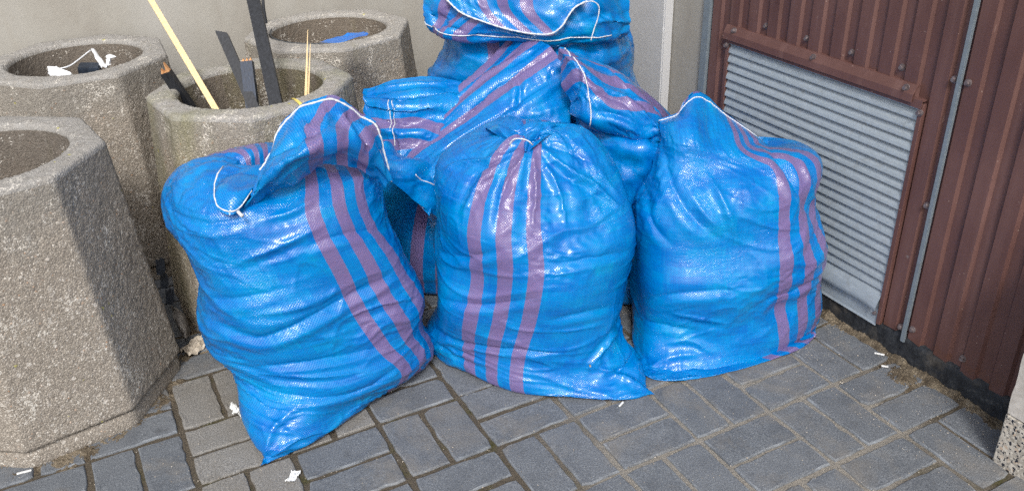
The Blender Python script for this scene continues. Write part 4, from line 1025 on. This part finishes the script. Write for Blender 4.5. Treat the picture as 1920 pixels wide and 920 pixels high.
part('ruffled_mouth', X, UV, False, sBL); stitch(X, 52, 'seam_stitching', LAST, .0013, cols=(24, 66)); stitch(X, 55, 'seam_stitching', LAST, .0013, cols=(22, 52))
X, UV = sack_patch([[(640, 285, 2.02), (690, 312, 2.0), (740, 345, 1.99), (810, 400, 2.04), (860, 430, 2.12)], [(700, 270, 2.06), (735, 300, 2.04), (775, 325, 2.03), (825, 355, 2.07), (870, 380, 2.13)], [(730, 268, 2.12), (765, 296, 2.11), (800, 305, 2.10), (840, 325, 2.12), (880, 340, 2.15)]], 60, 40, 430, 0, eu=.04, ev=.05, out=.012, amp=.005)
part('mouth_flap', X, UV, False, sBL, -1.0); stitch(X, 20, 'seam_stitching', LAST, .0014, cols=(24, 46))

# ---- rear right sack -----------------------------------------------
sBR = sack(g0(1170, 540, 0), 'blue striped sack between centre and right sacks, its stitched flap folded right')
rings = [(D_(1070, 522, 2.28), D_(1270, 522, 2.30), .13, .12, 2.0), (D_(1048, 508, 2.28), D_(1290, 508, 2.30), .17, .16, 2.3), (D_(1040, 430, 2.28), D_(1295, 430, 2.30), .18, .16, 2.3),
         (D_(1045, 340, 2.28), D_(1290, 335, 2.30), .17, .15, 2.3), (D_(1055, 275, 2.28), D_(1275, 275, 2.30), .15, .13, 2.2), (D_(1065, 225, 2.28), D_(1262, 235, 2.30), .11, .10, 2.1), (D_(1075, 175, 2.29), D_(1235, 205, 2.31), .06, .07, 2.0), (D_(1090, 140, 2.30), D_(1190, 165, 2.32), .02, .02, 2.0)]
X, UV = sack_body(rings, 140, 90, .4, 505, amp=.006, iters=70)
part('sack_body', X, UV, True, sBR, -1.0)
X, UV = sack_patch([[(1046, 100, 2.21), (1052, 135, 2.17), (1058, 170, 2.15), (1070, 205, 2.14), (1074, 215, 2.17)],
                    [(1052, 88, 2.19), (1064, 104, 2.15), (1078, 120, 2.12), (1090, 150, 2.10), (1097, 190, 2.08), (1099, 222, 2.08), (1098, 232, 2.14)],
                    [(1100, 105, 2.24), (1125, 138, 2.15), (1138, 178, 2.1), (1142, 215, 2.075), (1150, 246, 2.08), (1146, 254, 2.15)],
                    [(1160, 135, 2.28), (1180, 160, 2.18), (1187, 190, 2.12), (1190, 222, 2.08), (1192, 260, 2.08), (1188, 266, 2.15)],
                    [(1215, 178, 2.30), (1226, 200, 2.2), (1233, 216, 2.14), (1237, 240, 2.1), (1236, 264, 2.1)],
                    [(1256, 216, 2.32), (1258, 236, 2.2), (1255, 252, 2.14), (1250, 265, 2.1), (1246, 272, 2.1)]], 80, 90, 510, .095, eu=.03, ev=.02, out=.010, amp=.004, aniso=(1.2, .4), lines=[([(1065, 100), (1130, 125), (1200, 180), (1245, 225)], -.012, .010), ([(1100, 160), (1170, 185), (1235, 240)], .012, .009), ([(1105, 210), (1160, 215), (1230, 255)], -.010, .010), ([(1060, 190), (1080, 165), (1085, 120)], -.008, .008)])
part('mouth_flap', X, UV, False, sBR); stitch(X, 18, 'hem_stitching', LAST, .0016)
X, UV = sack_patch([[(1080, 222, 2.20), (1120, 228, 2.17), (1200, 246, 2.13), (1245, 258, 2.12)], [(1085, 262, 2.17), (1140, 262, 2.11), (1200, 272, 2.07), (1240, 284, 2.07)], [(1090, 300, 2.14), (1140, 300, 2.09), (1190, 310, 2.07), (1240, 320, 2.08)], [(1100, 380, 2.12), (1150, 380, 2.08), (1190, 390, 2.08), (1230, 390, 2.1)]], 50, 50, 520, 0, amp=.003, out=.008, eu=.03)
part('sack_shoulder', X, UV, False, sBR, -1.0)

# ---- tall rear sack -------------------------------------------------
sT = sack(g0(1000, 450, 0), 'tallest blue sack at the back against the wall, its wide mouth folded forward')
rings = [(D_(830, 452, 2.60), D_(1180, 450, 2.60), .12, .12, 2.0), (D_(808, 440, 2.60), D_(1210, 436, 2.60), .17, .16, 2.3), (D_(798, 350, 2.60), D_(1262, 350, 2.60), .18, .17, 2.3),
         (D_(794, 260, 2.60), D_(1268, 262, 2.60), .18, .16, 2.3), (D_(796, 190, 2.60), D_(1225, 190, 2.60), .18, .15, 2.3), (D_(802, 145, 2.60), D_(1192, 150, 2.60), .21, .15, 2.2), (D_(822, 105, 2.60), D_(1184, 110, 2.60), .235, .14, 2.2),
         (D_(834, 70, 2.60), D_(1186, 75, 2.60), .24, .13, 2.2), (D_(820, 20, 2.60), D_(1174, 30, 2.60), .15, .12, 2.2), (D_(815, -40, 2.60), D_(1168, -40, 2.60), .13, .11, 2.1), (D_(850, -85, 2.60), D_(1140, -85, 2.60), .08, .08, 2.0), (D_(900, -70, 2.60), D_(1100, -70, 2.60), .04, .04, 2.0)]
X, UV = sack_body(rings, 190, 130, -.05, 606, amp=.007, iters=80, ev=.05)
part('sack_body', X, UV, True, sT)
X, UV = sack_patch([[(800, -70, 2.52), (900, -85, 2.43), (1000, -85, 2.41), (1100, -75, 2.43), (1170, -50, 2.53)],
                    [(794, 0, 2.46), (880, 0, 2.37), (1000, 0, 2.35), (1100, 0, 2.37), (1182, 22, 2.47)],
                    [(798, 42, 2.44), (820, 58, 2.40), (850, 68, 2.36), (1000, 77, 2.335), (1110, 74, 2.35), (1150, 68, 2.40), (1180, 56, 2.46)],
                    [(812, 58, 2.47), (860, 76, 2.41), (1000, 84, 2.38), (1110, 82, 2.40), (1165, 68, 2.48)]], 110, 60, 610, .135, eu=.03, ev=.03, out=.012, amp=.005, lines=[([(800, 20), (830, 45), (870, 60)], -.012, .010), ([(1180, 45), (1130, 40), (1090, 60)], .012, .010), ([(1120, 5), (1140, 35), (1172, 55)], -.012, .010), ([(850, 68), (930, 62), (1010, 74)], .006, .007)])
part('folded_mouth', X, UV, False, sT)
stitch(X, 46, 'hem_stitching', LAST, .0015, cols=(0, 92))
stitch(X, crv(np.array([D_(1098, 4, 2.325), D_(1112, 3, 2.33), D_(1123, 13, 2.335), D_(1121, 34, 2.335), D_(1114, 55, 2.33), D_(1108, 76, 2.325)]), 22), 'hem_stitching', LAST, .0015)
X, UV = sack_patch([[(812, -70, 2.44), (900, -75, 2.37), (1000, -75, 2.355), (1075, -60, 2.37), (1110, -40, 2.40)],
                    [(826, -25, 2.40), (890, 0, 2.345), (980, 10, 2.325), (1050, 0, 2.32), (1100, -15, 2.35)],
                    [(838, 0, 2.37), (862, 24, 2.345), (900, 40, 2.33), (960, 59, 2.312), (1010, 67, 2.305), (1038, 65, 2.30), (1056, 50, 2.30), (1066, 32, 2.305), (1078, 16, 2.315), (1100, 3, 2.33)]], 90, 50, 620, .215, eu=.02, ev=.03, out=.008, amp=.003)
part('mouth_flap', X, UV, False, sT); stitch(X, 48, 'hem_stitching', LAST, .0024)
